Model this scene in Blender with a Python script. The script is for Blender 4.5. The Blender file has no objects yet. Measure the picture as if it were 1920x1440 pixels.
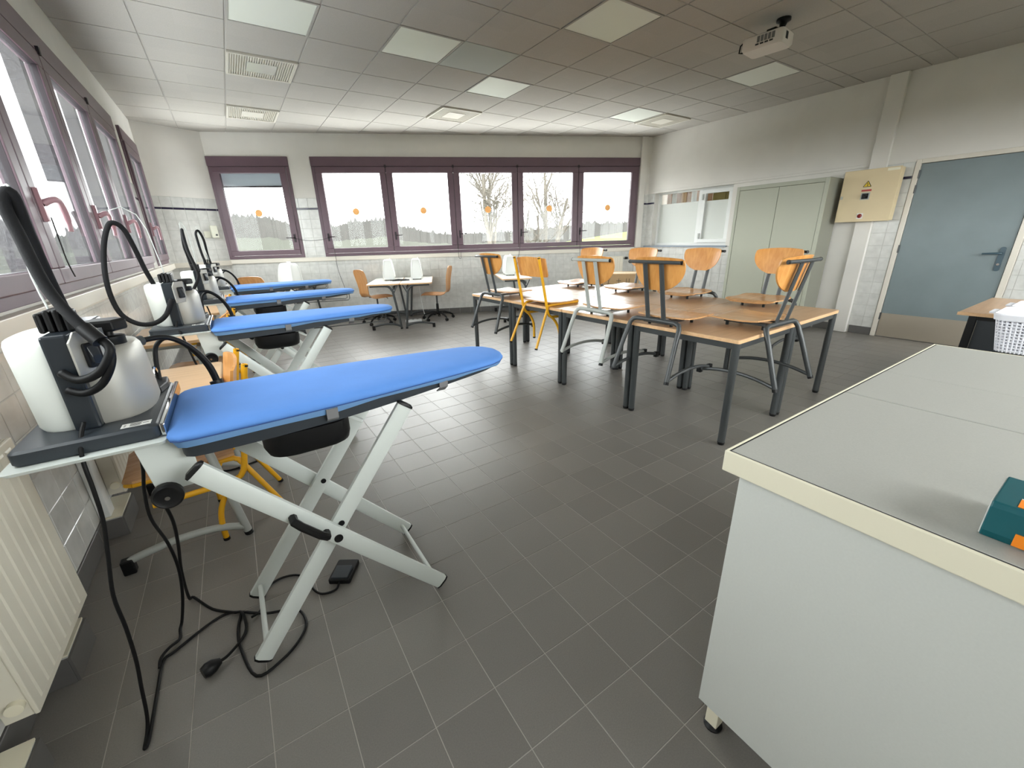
import bpy, math, random
from mathutils import Vector, Matrix
random.seed(7)
R = math.radians
scene = bpy.context.scene
COL = scene.collection

# ------------------------------------------------------------------ camera, sky, exposure
cam_d = bpy.data.cameras.new('camera')
cam_d.sensor_fit = 'HORIZONTAL'
cam_d.sensor_width = 36.0
cam_d.lens = 36.0 * 766.4 / 1920.0
cam_d.clip_start = 0.02
cam_d.clip_end = 900.0
cam = bpy.data.objects.new('camera', cam_d)
COL.objects.link(cam)
yaw, pit, rol = R(-32.949), R(19.598), R(-1.534)
fwd = Vector((-math.sin(yaw) * math.cos(pit), math.cos(yaw) * math.cos(pit), -math.sin(pit)))
r0 = Vector((math.cos(yaw), math.sin(yaw), 0.0))
u0 = r0.cross(fwd)
rgt = r0 * math.cos(rol) + u0 * math.sin(rol)
upv = -r0 * math.sin(rol) + u0 * math.cos(rol)
mw = Matrix((rgt, upv, -fwd)).transposed().to_4x4()
CAM = Vector((-0.621, -0.597, 1.338))
mw.translation = CAM
cam.matrix_world = mw
scene.camera = cam

world = bpy.data.worlds.new('overcast_sky')
scene.world = world
world.use_nodes = True
wn = world.node_tree
wn.nodes.clear()
w_out = wn.nodes.new('ShaderNodeOutputWorld')
w_bg = wn.nodes.new('ShaderNodeBackground')
w_tc = wn.nodes.new('ShaderNodeTexCoord')
w_no = wn.nodes.new('ShaderNodeTexNoise')
w_no.inputs['Scale'].default_value = 2.2
w_no.inputs['Detail'].default_value = 5.0
w_cr = wn.nodes.new('ShaderNodeValToRGB')
w_cr.color_ramp.elements[0].position = 0.3
w_cr.color_ramp.elements[0].color = (0.93, 0.955, 0.97, 1)
w_cr.color_ramp.elements[1].position = 0.7
w_cr.color_ramp.elements[1].color = (1.0, 0.995, 0.98, 1)
wn.links.new(w_tc.outputs['Generated'], w_no.inputs['Vector'])
wn.links.new(w_no.outputs['Fac'], w_cr.inputs['Fac'])
wn.links.new(w_cr.outputs['Color'], w_bg.inputs['Color'])
w_bg.inputs['Strength'].default_value = 4.2
wn.links.new(w_bg.outputs['Background'], w_out.inputs['Surface'])

vs = scene.view_settings
vs.view_transform = 'Standard'
vs.look = 'None'
vs.gamma = 1.0
vs.use_curve_mapping = False
vs.exposure = 2.02

# ------------------------------------------------------------------ room measures (metres)
H = 3.026            # ceiling height
XL, XR = -1.41, 6.314
YF = -2.5            # wall behind the camera
APEX = Vector((-0.6205, 8.1775, 0))
CORN = Vector((XL, 7.815, 0))
BR = Vector((XR, 7.904 - 0.4403 * XR, 0))
POLY = [(XL, YF), (XR, YF), (BR.x, BR.y), (APEX.x, APEX.y), (CORN.x, CORN.y)]
WDIR = Vector((0.9152, -0.4029, 0))      # along the back wall
NDIR = Vector((0.4029, 0.9152, 0))       # towards / through the back wall

def lin(r, g, b):
    f = lambda c: (c / 255.0 / 12.92) if c <= 10.3 else ((c / 255.0 + 0.055) / 1.055) ** 2.4
    return (f(r), f(g), f(b), 1.0)

# ------------------------------------------------------------------ materials
MATS = {}
def mat(name, rgb, rough=0.5, metal=0.0, spec=0.5, var=0.0, vscale=8.0, bump=0.0, bscale=120.0, coat=0.0):
    m = bpy.data.materials.new(name)
    m.use_nodes = True
    nt = m.node_tree
    p = nt.nodes['Principled BSDF']
    p.inputs['Base Color'].default_value = rgb
    p.inputs['Roughness'].default_value = rough
    p.inputs['Metallic'].default_value = metal
    p.inputs['Specular IOR Level'].default_value = spec
    if coat:
        p.inputs['Coat Weight'].default_value = coat
        p.inputs['Coat Roughness'].default_value = 0.15
    if var or bump:
        tc = nt.nodes.new('ShaderNodeTexCoord')
    if var:
        no = nt.nodes.new('ShaderNodeTexNoise')
        no.inputs['Scale'].default_value = vscale
        no.inputs['Detail'].default_value = 4.0
        nt.links.new(tc.outputs['Object'], no.inputs['Vector'])
        cr = nt.nodes.new('ShaderNodeValToRGB')
        cr.color_ramp.elements[0].position = 0.3
        cr.color_ramp.elements[1].position = 0.7
        cr.color_ramp.elements[0].color = tuple(c * (1 - var) for c in rgb[:3]) + (1,)
        cr.color_ramp.elements[1].color = tuple(min(1, c * (1 + var)) for c in rgb[:3]) + (1,)
        nt.links.new(no.outputs['Fac'], cr.inputs['Fac'])
        nt.links.new(cr.outputs['Color'], p.inputs['Base Color'])
    if bump:
        nb = nt.nodes.new('ShaderNodeTexNoise')
        nb.inputs['Scale'].default_value = bscale
        nb.inputs['Detail'].default_value = 3.0
        nt.links.new(tc.outputs['Object'], nb.inputs['Vector'])
        bp = nt.nodes.new('ShaderNodeBump')
        bp.inputs['Strength'].default_value = bump
        bp.inputs['Distance'].default_value = 0.002
        nt.links.new(nb.outputs['Fac'], bp.inputs['Height'])
        nt.links.new(bp.outputs['Normal'], p.inputs['Normal'])
    MATS[name] = m
    return m

def wood(name, rgb, rgb2, rough=0.35, sc=(3, 30, 30), coat=0.0):
    m = mat(name, rgb, rough, coat=coat)
    nt = m.node_tree
    p = nt.nodes['Principled BSDF']
    tc = nt.nodes.new('ShaderNodeTexCoord')
    mp = nt.nodes.new('ShaderNodeMapping')
    mp.inputs['Scale'].default_value = sc
    no = nt.nodes.new('ShaderNodeTexNoise')
    no.inputs['Scale'].default_value = 1.6
    no.inputs['Detail'].default_value = 7.0
    no.inputs['Distortion'].default_value = 0.8
    cr = nt.nodes.new('ShaderNodeValToRGB')
    cr.color_ramp.elements[0].position = 0.32
    cr.color_ramp.elements[0].color = rgb2
    cr.color_ramp.elements[1].position = 0.68
    cr.color_ramp.elements[1].color = rgb
    nt.links.new(tc.outputs['Object'], mp.inputs['Vector'])
    nt.links.new(mp.outputs['Vector'], no.inputs['Vector'])
    nt.links.new(no.outputs['Fac'], cr.inputs['Fac'])
    nt.links.new(cr.outputs['Color'], p.inputs['Base Color'])
    return m

def cellmat(name, rgb, var, cell, rough, bump=0.0, spec=0.5, bscale=300.0):
    """plain material whose tone changes a little from one laid piece to the next"""
    m = mat(name, rgb, rough, spec=spec)
    nt = m.node_tree
    p = nt.nodes['Principled BSDF']
    ge = nt.nodes.new('ShaderNodeNewGeometry')
    sn = nt.nodes.new('ShaderNodeVectorMath')
    sn.operation = 'SNAP'
    sn.inputs[1].default_value = cell
    wn_ = nt.nodes.new('ShaderNodeTexWhiteNoise')
    cr = nt.nodes.new('ShaderNodeMapRange')
    cr.inputs['To Min'].default_value = 1 - var
    cr.inputs['To Max'].default_value = 1 + var
    fi = nt.nodes.new('ShaderNodeTexNoise')
    fi.inputs['Scale'].default_value = bscale
    fi.inputs['Detail'].default_value = 2.0
    fr = nt.nodes.new('ShaderNodeMapRange')
    fr.inputs['To Min'].default_value = 0.82
    fr.inputs['To Max'].default_value = 1.18
    mu = nt.nodes.new('ShaderNodeMath')
    mu.operation = 'MULTIPLY'
    vm = nt.nodes.new('ShaderNodeVectorMath')
    vm.operation = 'SCALE'
    vm.inputs[0].default_value = rgb[:3]
    nt.links.new(ge.outputs['Position'], sn.inputs[0])
    nt.links.new(sn.outputs['Vector'], wn_.inputs['Vector'])
    nt.links.new(wn_.outputs['Value'], cr.inputs['Value'])
    nt.links.new(ge.outputs['Position'], fi.inputs['Vector'])
    nt.links.new(fi.outputs['Fac'], fr.inputs['Value'])
    nt.links.new(cr.outputs['Result'], mu.inputs[0])
    nt.links.new(fr.outputs['Result'], mu.inputs[1])
    nt.links.new(mu.outputs['Value'], vm.inputs['Scale'])
    nt.links.new(vm.outputs['Vector'], p.inputs['Base Color'])
    if bump:
        bp = nt.nodes.new('ShaderNodeBump')
        bp.inputs['Strength'].default_value = bump
        bp.inputs['Distance'].default_value = 0.001
        nt.links.new(fi.outputs['Fac'], bp.inputs['Height'])
        nt.links.new(bp.outputs['Normal'], p.inputs['Normal'])
    return m

def glassmat(name, tint, refl=0.06, milk=0.0):
    m = bpy.data.materials.new(name)
    m.use_nodes = True
    nt = m.node_tree
    nt.nodes.clear()
    o = nt.nodes.new('ShaderNodeOutputMaterial')
    tr = nt.nodes.new('ShaderNodeBsdfTransparent')
    tr.inputs['Color'].default_value = tint
    gl = nt.nodes.new('ShaderNodeBsdfGlossy')
    gl.inputs['Roughness'].default_value = 0.02
    lw = nt.nodes.new('ShaderNodeLayerWeight')
    lw.inputs['Blend'].default_value = 0.5
    pw = nt.nodes.new('ShaderNodeMath')
    pw.operation = 'POWER'
    pw.inputs[1].default_value = 5.0
    ad = nt.nodes.new('ShaderNodeMath')
    ad.operation = 'MULTIPLY_ADD'
    ad.inputs[1].default_value = 0.5
    ad.inputs[2].default_value = refl * 0.2
    mx = nt.nodes.new('ShaderNodeMixShader')
    nt.links.new(lw.outputs['Facing'], pw.inputs[0])
    nt.links.new(pw.outputs['Value'], ad.inputs[0])
    nt.links.new(ad.outputs['Value'], mx.inputs['Fac'])
    nt.links.new(tr.outputs['BSDF'], mx.inputs[1])
    nt.links.new(gl.outputs['BSDF'], mx.inputs[2])
    last = mx
    if milk:
        tl = nt.nodes.new('ShaderNodeBsdfTranslucent')
        tl.inputs['Color'].default_value = (0.8, 0.85, 0.9, 1)
        tcn = nt.nodes.new('ShaderNodeTexCoord')
        no = nt.nodes.new('ShaderNodeTexNoise')
        no.inputs['Scale'].default_value = 90
        no.inputs['Detail'].default_value = 3
        mr = nt.nodes.new('ShaderNodeMapRange')
        mr.inputs['From Min'].default_value = 0.35
        mr.inputs['From Max'].default_value = 0.75
        mr.inputs['To Max'].default_value = milk
        m2 = nt.nodes.new('ShaderNodeMixShader')
        nt.links.new(tcn.outputs['Object'], no.inputs['Vector'])
        nt.links.new(no.outputs['Fac'], mr.inputs['Value'])
        nt.links.new(mr.outputs['Result'], m2.inputs['Fac'])
        nt.links.new(mx.outputs['Shader'], m2.inputs[1])
        nt.links.new(tl.outputs['BSDF'], m2.inputs[2])
        last = m2
    nt.links.new(last.outputs['Shader'], o.inputs['Surface'])
    MATS[name] = m
    return m

cellmat('floor_tile', lin(121, 117, 112), 0.07, (0.2, 0.2, 9.0), 0.36, 0.25, 0.5, 260.0)
mat('grout', lin(178, 172, 164), 0.9, spec=0.1)
cellmat('ceiling_tile', lin(177, 173, 166), 0.025, (0.607, 0.607, 9.0), 0.95, 0.3, 0.1, 240.0)
mat('ceiling_tile_grey', lin(170, 174, 168), 0.6, spec=0.3)
mat('ceiling_grid', lin(168, 164, 158), 0.6)
mat('light_diffuser', lin(224, 227, 217), 0.35, spec=0.5)
mat('vent_plate', lin(205, 200, 188), 0.5)
mat('plaster', lin(222, 219, 213), 0.85, spec=0.2, var=0.03, vscale=3, bump=0.25, bscale=90)
cellmat('wall_tile', lin(206, 206, 202), 0.02, (0.15, 0.15, 0.15), 0.16, 0.03, 0.5, 14.0)
mat('wall_grout', lin(184, 183, 178), 0.9, spec=0.1)
mat('navy_tile', lin(38, 34, 58), 0.15)
mat('base_tile', lin(96, 94, 92), 0.4, var=0.05)
mat('purple_frame', lin(98, 76, 86), 0.42, var=0.06, vscale=5, bump=0.05)
mat('purple_handle', lin(178, 138, 146), 0.35)
mat('purple_dark', lin(40, 30, 36), 0.6)
mat('trunking', lin(214, 208, 196), 0.4)
mat('white_paint', lin(226, 228, 226), 0.4)
mat('radiator', lin(220, 215, 200), 0.45)
mat('stucco', lin(66, 62, 64), 0.95, var=0.15, vscale=60, bump=1.0, bscale=70)
mat('cord', lin(40, 38, 38), 0.6)
glassmat('glass', (0.97, 0.985, 0.98, 1))
glassmat('glass_wet_dimmed', (0.74, 0.76, 0.76, 1), milk=0.022)  # wet panes; tint also deepened to cut daylight from the left
mat('frosted', lin(206, 210, 204), 0.35, spec=0.5)
mat('blue_cover', lin(94, 142, 214), 0.75, spec=0.2, var=0.04, vscale=6, bump=0.25, bscale=22)
mat('blue_skirt', lin(110, 150, 196), 0.8, spec=0.2, bump=0.3, bscale=40)
mat('blue_piping', lin(52, 82, 140), 0.8)
mat('anthracite', lin(44, 50, 56), 0.45)
mat('anthracite_gloss', lin(34, 40, 46), 0.28)
mat('black_plastic', lin(15, 15, 16), 0.45, spec=0.3)
mat('black_cable', lin(12, 12, 13), 0.55, spec=0.25)
mat('hose', lin(22, 22, 24), 0.75, spec=0.25, bump=0.3, bscale=250)
mat('elastic', lin(122, 122, 124), 0.85)
mat('white_metal', lin(212, 218, 214), 0.35)
mat('tank_white', lin(228, 232, 226), 0.4)
mat('brushed_steel', lin(176, 174, 166), 0.5, metal=0.45, var=0.03, vscale=3)
mat('chrome', lin(205, 205, 205), 0.12, metal=1.0)
mat('label_white', lin(228, 228, 224), 0.5)
mat('ink', lin(50, 50, 52), 0.6)
mat('dark_metal', lin(60, 63, 64), 0.38)
mat('light_metal', lin(166, 169, 164), 0.38)
mat('yellow_metal', lin(226, 166, 28), 0.35)
wood('table_wood', lin(200, 162, 124), lin(184, 146, 108), 0.3, (2, 26, 26))
wood('desk_wood', lin(230, 194, 154), lin(216, 178, 136), 0.35, (2, 26, 26))
wood('table_edge', lin(226, 186, 142), lin(212, 170, 126), 0.4, (3, 20, 20))
wood('chair_wood', lin(218, 158, 90), lin(198, 134, 66), 0.3, (22, 22, 3))
wood('seat_wood', lin(206, 160, 112), lin(184, 136, 90), 0.25, (22, 3, 22))
wood('shell_wood', lin(196, 144, 92), lin(178, 124, 74), 0.32, (22, 22, 3))
mat('desk_white', lin(214, 214, 208), 0.35)
mat('machine_white', lin(224, 225, 222), 0.4)
mat('door_blue', lin(116, 128, 131), 0.4, var=0.05, vscale=4)
mat('kick_steel', lin(192, 182, 166), 0.36, metal=0.85)
mat('handle_dark', lin(58, 78, 88), 0.35)
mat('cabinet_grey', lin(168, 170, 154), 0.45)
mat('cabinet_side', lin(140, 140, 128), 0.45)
mat('box_beige', lin(212, 194, 156), 0.45, var=0.02)
mat('sign_yellow', lin(222, 190, 40), 0.5)
mat('sign_red', lin(170, 60, 58), 0.5)
mat('lamp_red', lin(120, 24, 20), 0.15)
mat('counter_top', lin(172, 172, 166), 0.55, var=0.03, vscale=300, bump=0.15, bscale=500)
mat('counter_white', lin(206, 208, 203), 0.5, var=0.015, vscale=200)
mat('cream', lin(232, 226, 204), 0.4)
mat('teal_box', lin(0, 84, 92), 0.45)
mat('teal_dark', lin(10, 66, 70), 0.5)
mat('orange_label', lin(238, 134, 22), 0.5)
mat('basket_white', lin(232, 233, 240), 0.45)
mat('cardboard', lin(176, 146, 108), 0.8, var=0.05)
mat('projector_white', lin(214, 208, 200), 0.45)
mat('slot_grey', lin(110, 110, 110), 0.6)
mat('beige_curtain', lin(196, 168, 136), 0.85)
mat('brown_curtain', lin(150, 118, 92), 0.85)
mat('olive_curtain', lin(112, 100, 48), 0.85)
mat('blue_grey', lin(138, 150, 164), 0.4)
mat('thermo', lin(212, 212, 196), 0.45)
mat('bark', lin(84, 79, 71), 0.9, var=0.2, vscale=3)
mat('grass', lin(86, 104, 56), 0.95, spec=0.0, var=0.15, vscale=0.05)
mat('woods', lin(64, 63, 61), 0.95, spec=0.0, var=0.12, vscale=0.12)
mat('scrub', lin(66, 67, 62), 0.95, spec=0.0, var=0.12, vscale=0.15)
mat('meadow', lin(46, 52, 36), 0.95, spec=0.0, var=0.2, vscale=0.3)
def thinmat(name, rgb, k):
    m = mat(name, rgb, 0.6, spec=0.2)
    nt = m.node_tree
    p = nt.nodes['Principled BSDF']
    tl = nt.nodes.new('ShaderNodeBsdfTranslucent')
    tl.inputs['Color'].default_value = rgb
    mx = nt.nodes.new('ShaderNodeMixShader')
    mx.inputs['Fac'].default_value = k
    nt.links.new(p.outputs['BSDF'], mx.inputs[1])
    nt.links.new(tl.outputs['BSDF'], mx.inputs[2])
    nt.links.new(mx.outputs['Shader'], nt.nodes['Material Output'].inputs['Surface'])
thinmat('screen_grey', lin(165, 170, 174), 0.33)
thinmat('dot', lin(232, 190, 130), 0.18)
mat('mirror_plate', lin(200, 198, 190), 0.2, spec=0.6)

# ------------------------------------------------------------------ mesh builder
class MB:
    def __init__(self, M=None):
        self.v, self.f, self.M = [], [], M
    def add(self, vs, fs):
        n = len(self.v)
        if self.M is not None:
            vs = [tuple(self.M @ Vector(p)) for p in vs]
        self.v += [tuple(p) for p in vs]
        self.f += [tuple(i + n for i in f) for f in fs]
        return self
    def box(self, x0, y0, z0, x1, y1, z1):
        return self.add([(x0, y0, z0), (x1, y0, z0), (x1, y1, z0), (x0, y1, z0),
                         (x0, y0, z1), (x1, y0, z1), (x1, y1, z1), (x0, y1, z1)],
                        [(3, 2, 1, 0), (4, 5, 6, 7), (0, 1, 5, 4), (1, 2, 6, 5), (2, 3, 7, 6), (3, 0, 4, 7)])
    def obox(self, c, ax, ay, az, sx, sy, sz):
        c, ax, ay, az = Vector(c), Vector(ax).normalized(), Vector(ay).normalized(), Vector(az).normalized()
        P = []
        for k in (-1, 1):
            for (i, j) in ((-1, -1), (1, -1), (1, 1), (-1, 1)):
                P.append(c + ax * (i * sx / 2) + ay * (j * sy / 2) + az * (k * sz / 2))
        return self.add(P, [(3, 2, 1, 0), (4, 5, 6, 7), (0, 1, 5, 4), (1, 2, 6, 5), (2, 3, 7, 6), (3, 0, 4, 7)])
    def bar(self, p0, p1, w, h, side=(0, 1, 0)):
        """rectangular bar from p0 to p1; w measured along 'side'"""
        p0, p1 = Vector(p0), Vector(p1)
        d = p1 - p0
        s = Vector(side)
        n = d.cross(s).normalized()
        s = n.cross(d).normalized()
        return self.obox((p0 + p1) / 2, d, s, n, d.length, w, h)
    def rings(self, rs, cap=True, close=True):
        n = len(rs[0])
        vs = [p for r in rs for p in r]
        fs = []
        for k in range(len(rs) - 1):
            for i in range(n if close else n - 1):
                j = (i + 1) % n
                fs.append((k * n + i, k * n + j, (k + 1) * n + j, (k + 1) * n + i))
        if cap:
            fs.append(tuple(range(n - 1, -1, -1)))
            fs.append(tuple(range((len(rs) - 1) * n, len(rs) * n)))
        return self.add(vs, fs)
    def tube(self, path, r, n=8, cap=True, smooth=0, flat=1.0):
        P = [Vector(p) for p in path]
        if smooth:
            P = catmull(P, smooth)
        rr = r if isinstance(r, (list, tuple)) else None
        rs = []
        ref = None
        for i, p in enumerate(P):
            a, b = P[max(i - 1, 0)], P[min(i + 1, len(P) - 1)]
            t = (b - a)
            t = t.normalized() if t.length > 1e-9 else Vector((0, 0, 1))
            if ref is None:
                ref = Vector((0, 0, 1)) if abs(t.z) < 0.9 else Vector((1, 0, 0))
                ref = (ref - t * ref.dot(t)).normalized()
            else:
                ref = (ref - t * ref.dot(t))
                ref = ref.normalized() if ref.length > 1e-6 else t.orthogonal().normalized()
            bi = t.cross(ref)
            q = rr[min(i, len(rr) - 1)] if rr else r
            rs.append([p + ref * (q * math.cos(2 * math.pi * k / n)) + bi * (q * flat * math.sin(2 * math.pi * k / n)) for k in range(n)])
        return self.rings(rs, cap)
    def cyl(self, p0, p1, r0, r1=None, n=16):
        return self.tube([p0, p1], [r0, r0 if r1 is None else r1], n)
    def lathe(self, prof, c=(0, 0, 0), n=20, cap=True):
        c = Vector(c)
        rs = [[c + Vector((r * math.cos(2 * math.pi * k / n), r * math.sin(2 * math.pi * k / n), z)) for k in range(n)] for r, z in prof]
        return self.rings(rs, cap)
    def prism(self, pts, z0, z1):
        a = [(x, y, z0) for x, y in pts]
        b = [(x, y, z1) for x, y in pts]
        return self.rings([a, b])
    def mesh(self, name):
        me = bpy.data.meshes.new(name)
        me.from_pydata(self.v, [], self.f)
        me.update()
        return me
    def build(self, name, material, parent=None, smooth=False, bevel=0.0, label=None, seg=2, fix=True):
        me = self.mesh(name)
        if fix:
            import bmesh
            b = bmesh.new()
            b.from_mesh(me)
            bmesh.ops.recalc_face_normals(b, faces=b.faces)
            b.to_mesh(me)
            b.free()
        me.materials.append(MATS[material])
        o = bpy.data.objects.new(name, me)
        COL.objects.link(o)
        if parent is not None:
            o.parent = parent
        if smooth:
            for p in me.polygons:
                p.use_smooth = True
            if smooth == 'auto':
                md = o.modifiers.new('edge_split', 'EDGE_SPLIT')
                md.split_angle = R(40)
        if bevel:
            bv = o.modifiers.new('bevel', 'BEVEL')
            bv.width = bevel
            bv.segments = seg
            bv.limit_method = 'ANGLE'
            bv.angle_limit = R(50)
        if label:
            o['label'] = label
        return o

def catmull(P, k):
    out = []
    for i in range(len(P) - 1):
        a, b, c, d = P[max(i - 1, 0)], P[i], P[i + 1], P[min(i + 2, len(P) - 1)]
        for s in range(k):
            t = s / k
            out.append(0.5 * ((2 * b) + (c - a) * t + (2 * a - 5 * b + 4 * c - d) * t * t + (3 * b - a - 3 * c + d) * t ** 3))
    out.append(P[-1])
    return out

def thing(name, label, cat, loc=(0, 0, 0), rz=0.0, group=None):
    o = bpy.data.objects.new(name, None)
    o.empty_display_size = 0.1
    COL.objects.link(o)
    o.location = loc
    o.rotation_euler = (0, 0, rz)
    o['label'] = label
    o['category'] = cat
    if group:
        o['group'] = group
    return o

def tag(o, label, cat, group=None):
    o['label'] = label
    o['category'] = cat
    if group:
        o['group'] = group
    return o

def struct(o):
    o['kind'] = 'structure'
    return o

def s_empty(name):
    o = bpy.data.objects.new(name, None)
    COL.objects.link(o)
    o['kind'] = 'structure'
    return o

def children(o):
    return [c for c in bpy.data.objects if c.parent == o]

def dup(root, loc, rz, label=None, group=None):
    r = root.copy()
    COL.objects.link(r)
    r.location = loc
    r.rotation_euler = (0, 0, rz)
    if label:
        r['label'] = label
    if group:
        r['group'] = group
    for ch in children(root):
        c = ch.copy()
        COL.objects.link(c)
        c.parent = r
        for g in children(ch):
            d = g.copy()
            COL.objects.link(d)
            d.parent = c
    return r

def rrect(x0, y0, x1, y1, r, n=4):
    pts = []
    for cx, cy, a in ((x1 - r, y0 + r, -90), (x1 - r, y1 - r, 0), (x0 + r, y1 - r, 90), (x0 + r, y0 + r, 180)):
        for k in range(n + 1):
            t = R(a + 90.0 * k / n)
            pts.append((cx + r * math.cos(t), cy + r * math.sin(t)))
    return pts

def clip(poly, hull):
    """clip a polygon by a convex counter-clockwise hull"""
    out = list(poly)
    for i in range(len(hull)):
        a, b = hull[i], hull[(i + 1) % len(hull)]
        ins = lambda p: (b[0] - a[0]) * (p[1] - a[1]) - (b[1] - a[1]) * (p[0] - a[0]) >= -1e-9
        src, out = out, []
        for k in range(len(src)):
            p, q = src[k], src[(k + 1) % len(src)]
            ip, iq = ins(p), ins(q)
            if ip:
                out.append(p)
            if ip != iq:
                d1 = (b[0] - a[0]) * (p[1] - a[1]) - (b[1] - a[1]) * (p[0] - a[0])
                d2 = (b[0] - a[0]) * (q[1] - a[1]) - (b[1] - a[1]) * (q[0] - a[0])
                t = d1 / (d1 - d2)
                out.append((p[0] + (q[0] - p[0]) * t, p[1] + (q[1] - p[1]) * t))
        if len(out) < 3:
            return []
    return out

MWI = mw.inverted()
def view_rank(c):
    """camera-space distance of a point if it lies in the frame, else None"""
    p = MWI @ Vector(c)
    if p.z > -0.1:
        return None
    x, y = p.x / -p.z * 766.4, p.y / -p.z * 766.4
    if abs(x) > 1010 or abs(y) > 770:
        return None
    return -p.z

def lay(pieces, parent, name, material, limit=300):
    """pieces: (centre, full?, mesh-builder relative to centre).  The nearest in view become parts, the rest one part"""
    ranked = sorted([(view_rank(p[0]), i) for i, p in enumerate(pieces) if view_rank(p[0]) is not None])
    single = set(i for _, i in ranked[:limit])
    shared = {}
    rest = MB()
    for i, (c, key, m) in enumerate(pieces):
        if i in single:
            if key is not None and key in shared:
                me = shared[key]
            else:
                me = m.mesh(name)
                me.materials.append(MATS[material])
                if key is not None:
                    shared[key] = me
            o = bpy.data.objects.new(name, me)
            COL.objects.link(o)
            o.location = c
            o.parent = parent
        else:
            rest.add([tuple(Vector(v) + Vector(c)) for v in m.v], m.f)
    if rest.v:
        o = rest.build(name + '_rest', material, parent, fix=False)
        o['kind'] = 'stuff'

def slab(pts, z0, z1, ch=0.0):
    """thin prism with a small chamfer around the upper (z1) face"""
    m = MB()
    n = len(pts)
    cx = sum(p[0] for p in pts) / n
    cy = sum(p[1] for p in pts) / n
    a = [(x, y, z0) for x, y in pts]
    if ch:
        d = max(max(abs(x - cx), abs(y - cy)) for x, y in pts)
        k = 1 - ch / d
        dz = ch * 0.6 if z1 > z0 else -ch * 0.6
        b = [(x, y, z1 - dz) for x, y in pts]
        c = [(cx + (x - cx) * k, cy + (y - cy) * k, z1) for x, y in pts]
        m.rings([a, b, c])
    else:
        m.rings([a, [(x, y, z1) for x, y in pts]])
    return m

# ------------------------------------------------------------------ floor
fl = struct(MB().prism([(x, y) for x, y in POLY], -0.12, -0.0014).build('floor', 'grout'))
T = 0.2
pieces = []
for i in range(-8, 33):
    for j in range(-18, 43):
        x0, y0 = i * T + 0.0014, j * T + 0.0014
        x1, y1 = (i + 1) * T - 0.0014, (j + 1) * T - 0.0014
        q = [(x0, y0), (x1, y0), (x1, y1), (x0, y1)]
        c = clip(q, POLY)
        if len(c) < 3:
            continue
        full = len(c) == 4 and all(abs(a[0] - b[0]) + abs(a[1] - b[1]) < 1e-6 for a, b in zip(sorted(c), sorted(q)))
        cc = ((x0 + x1) / 2, (y0 + y1) / 2, 0.0)
        pieces.append((cc, 'f' if full else None, slab([(p[0] - cc[0], p[1] - cc[1]) for p in c], -0.0013, 0.0, 0.0008)))
lay(pieces, fl, 'tile', 'floor_tile')

# ------------------------------------------------------------------ ceiling
ce = struct(MB().prism([(x, y) for x, y in POLY], H + 0.006, H + 0.15).build('ceiling', 'ceiling_grid'))
CX, CY, CS = -0.270, 3.987, 0.607
rows = [6, 5, 4, 3, 2, 1, 0, -1, -2, -3, -3.34, -4.34, -4.68, -5.68, -6.68, -7.68, -8.68, -9.68, -10.68, -11.68]
rows = [7.0] + rows
LIGHTS = {(0, -1): 1, (2, -1): 1, (4, -3): 1, (4, 0): 1, (8, -3): 1, (8, 0): 1}
VENTS = {(0, 1): 1, (0, 4): 1, (4, 2): 1, (9, 0): 1}
GREYS = {(3, -1): 1}
pieces = []
for k in range(-2, 12):
    for r in range(len(rows) - 1):
        y1, y0 = CY + rows[r] * CS - 0.006, CY + rows[r + 1] * CS + 0.006
        x0, x1 = CX + k * CS + 0.006, CX + (k + 1) * CS - 0.006
        key = (k, rows[r + 1])
        c = clip([(x0, y0), (x1, y0), (x1, y1), (x0, y1)], POLY)
        if len(c) < 3 or key in LIGHTS or key in VENTS or key in GREYS:
            continue
        cc = ((x0 + x1) / 2, (y0 + y1) / 2, H)
        pts = [(p[0] - cc[0], p[1] - cc[1]) for p in c][::-1]
        pieces.append((cc, None, slab(pts, 0.0065, 0.0, 0.003)))
lay(pieces, ce, 'ceiling_panel', 'ceiling_tile')
def cellc(k, m):
    return (CX + (k + 0.5) * CS, CY + (m + 0.5) * CS)
for (k, m) in GREYS:
    x, y = cellc(k, m)
    o = slab(rrect(-0.297, -0.297, 0.297, 0.297, 0.002, 1)[::-1], 0.0065, 0.0, 0.003).build('ceiling_panel', 'ceiling_tile_grey', ce)
    o.location = (x, y, H)
LL = {(0, -1): 'square ceiling light panel nearest the left windows', (2, -1): 'square ceiling light panel next to the greenish grey ceiling tile',
      (4, -3): 'large square ceiling light panel nearest the camera, left of the projector', (4, 0): 'square ceiling light panel near the middle of the ceiling',
      (8, -3): 'square ceiling light panel just beyond the projector', (8, 0): 'square ceiling light panel touching the square air vent near the cupboard'}
for (k, m) in LIGHTS:
    x, y = cellc(k, m)
    t = thing('ceiling_light', LL[(k, m)], 'light panel', (x, y, H), 0, 'square light panels in the ceiling grid')
    f = MB()
    for a, b, c, d in ((-0.3, -0.3, 0.3, -0.283), (-0.3, 0.283, 0.3, 0.3), (-0.3, -0.283, -0.283, 0.283), (0.283, -0.283, 0.3, 0.283)):
        f.box(a, b, -0.004, c, d, 0.0055)
    f.build('frame', 'ceiling_grid', t)
    MB().box(-0.283, -0.283, 0.002, 0.283, 0.283, 0.0055).build('diffuser', 'light_diffuser', t)
VL = {(0, 1): 'ribbed square air vent with a shiny centre plate, nearest the left windows', (0, 4): 'beige square air vent closest to the corner wall',
      (4, 2): 'beige square air vent above the middle of the back windows', (9, 0): 'beige square air vent above the cupboard by the right wall'}
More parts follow.
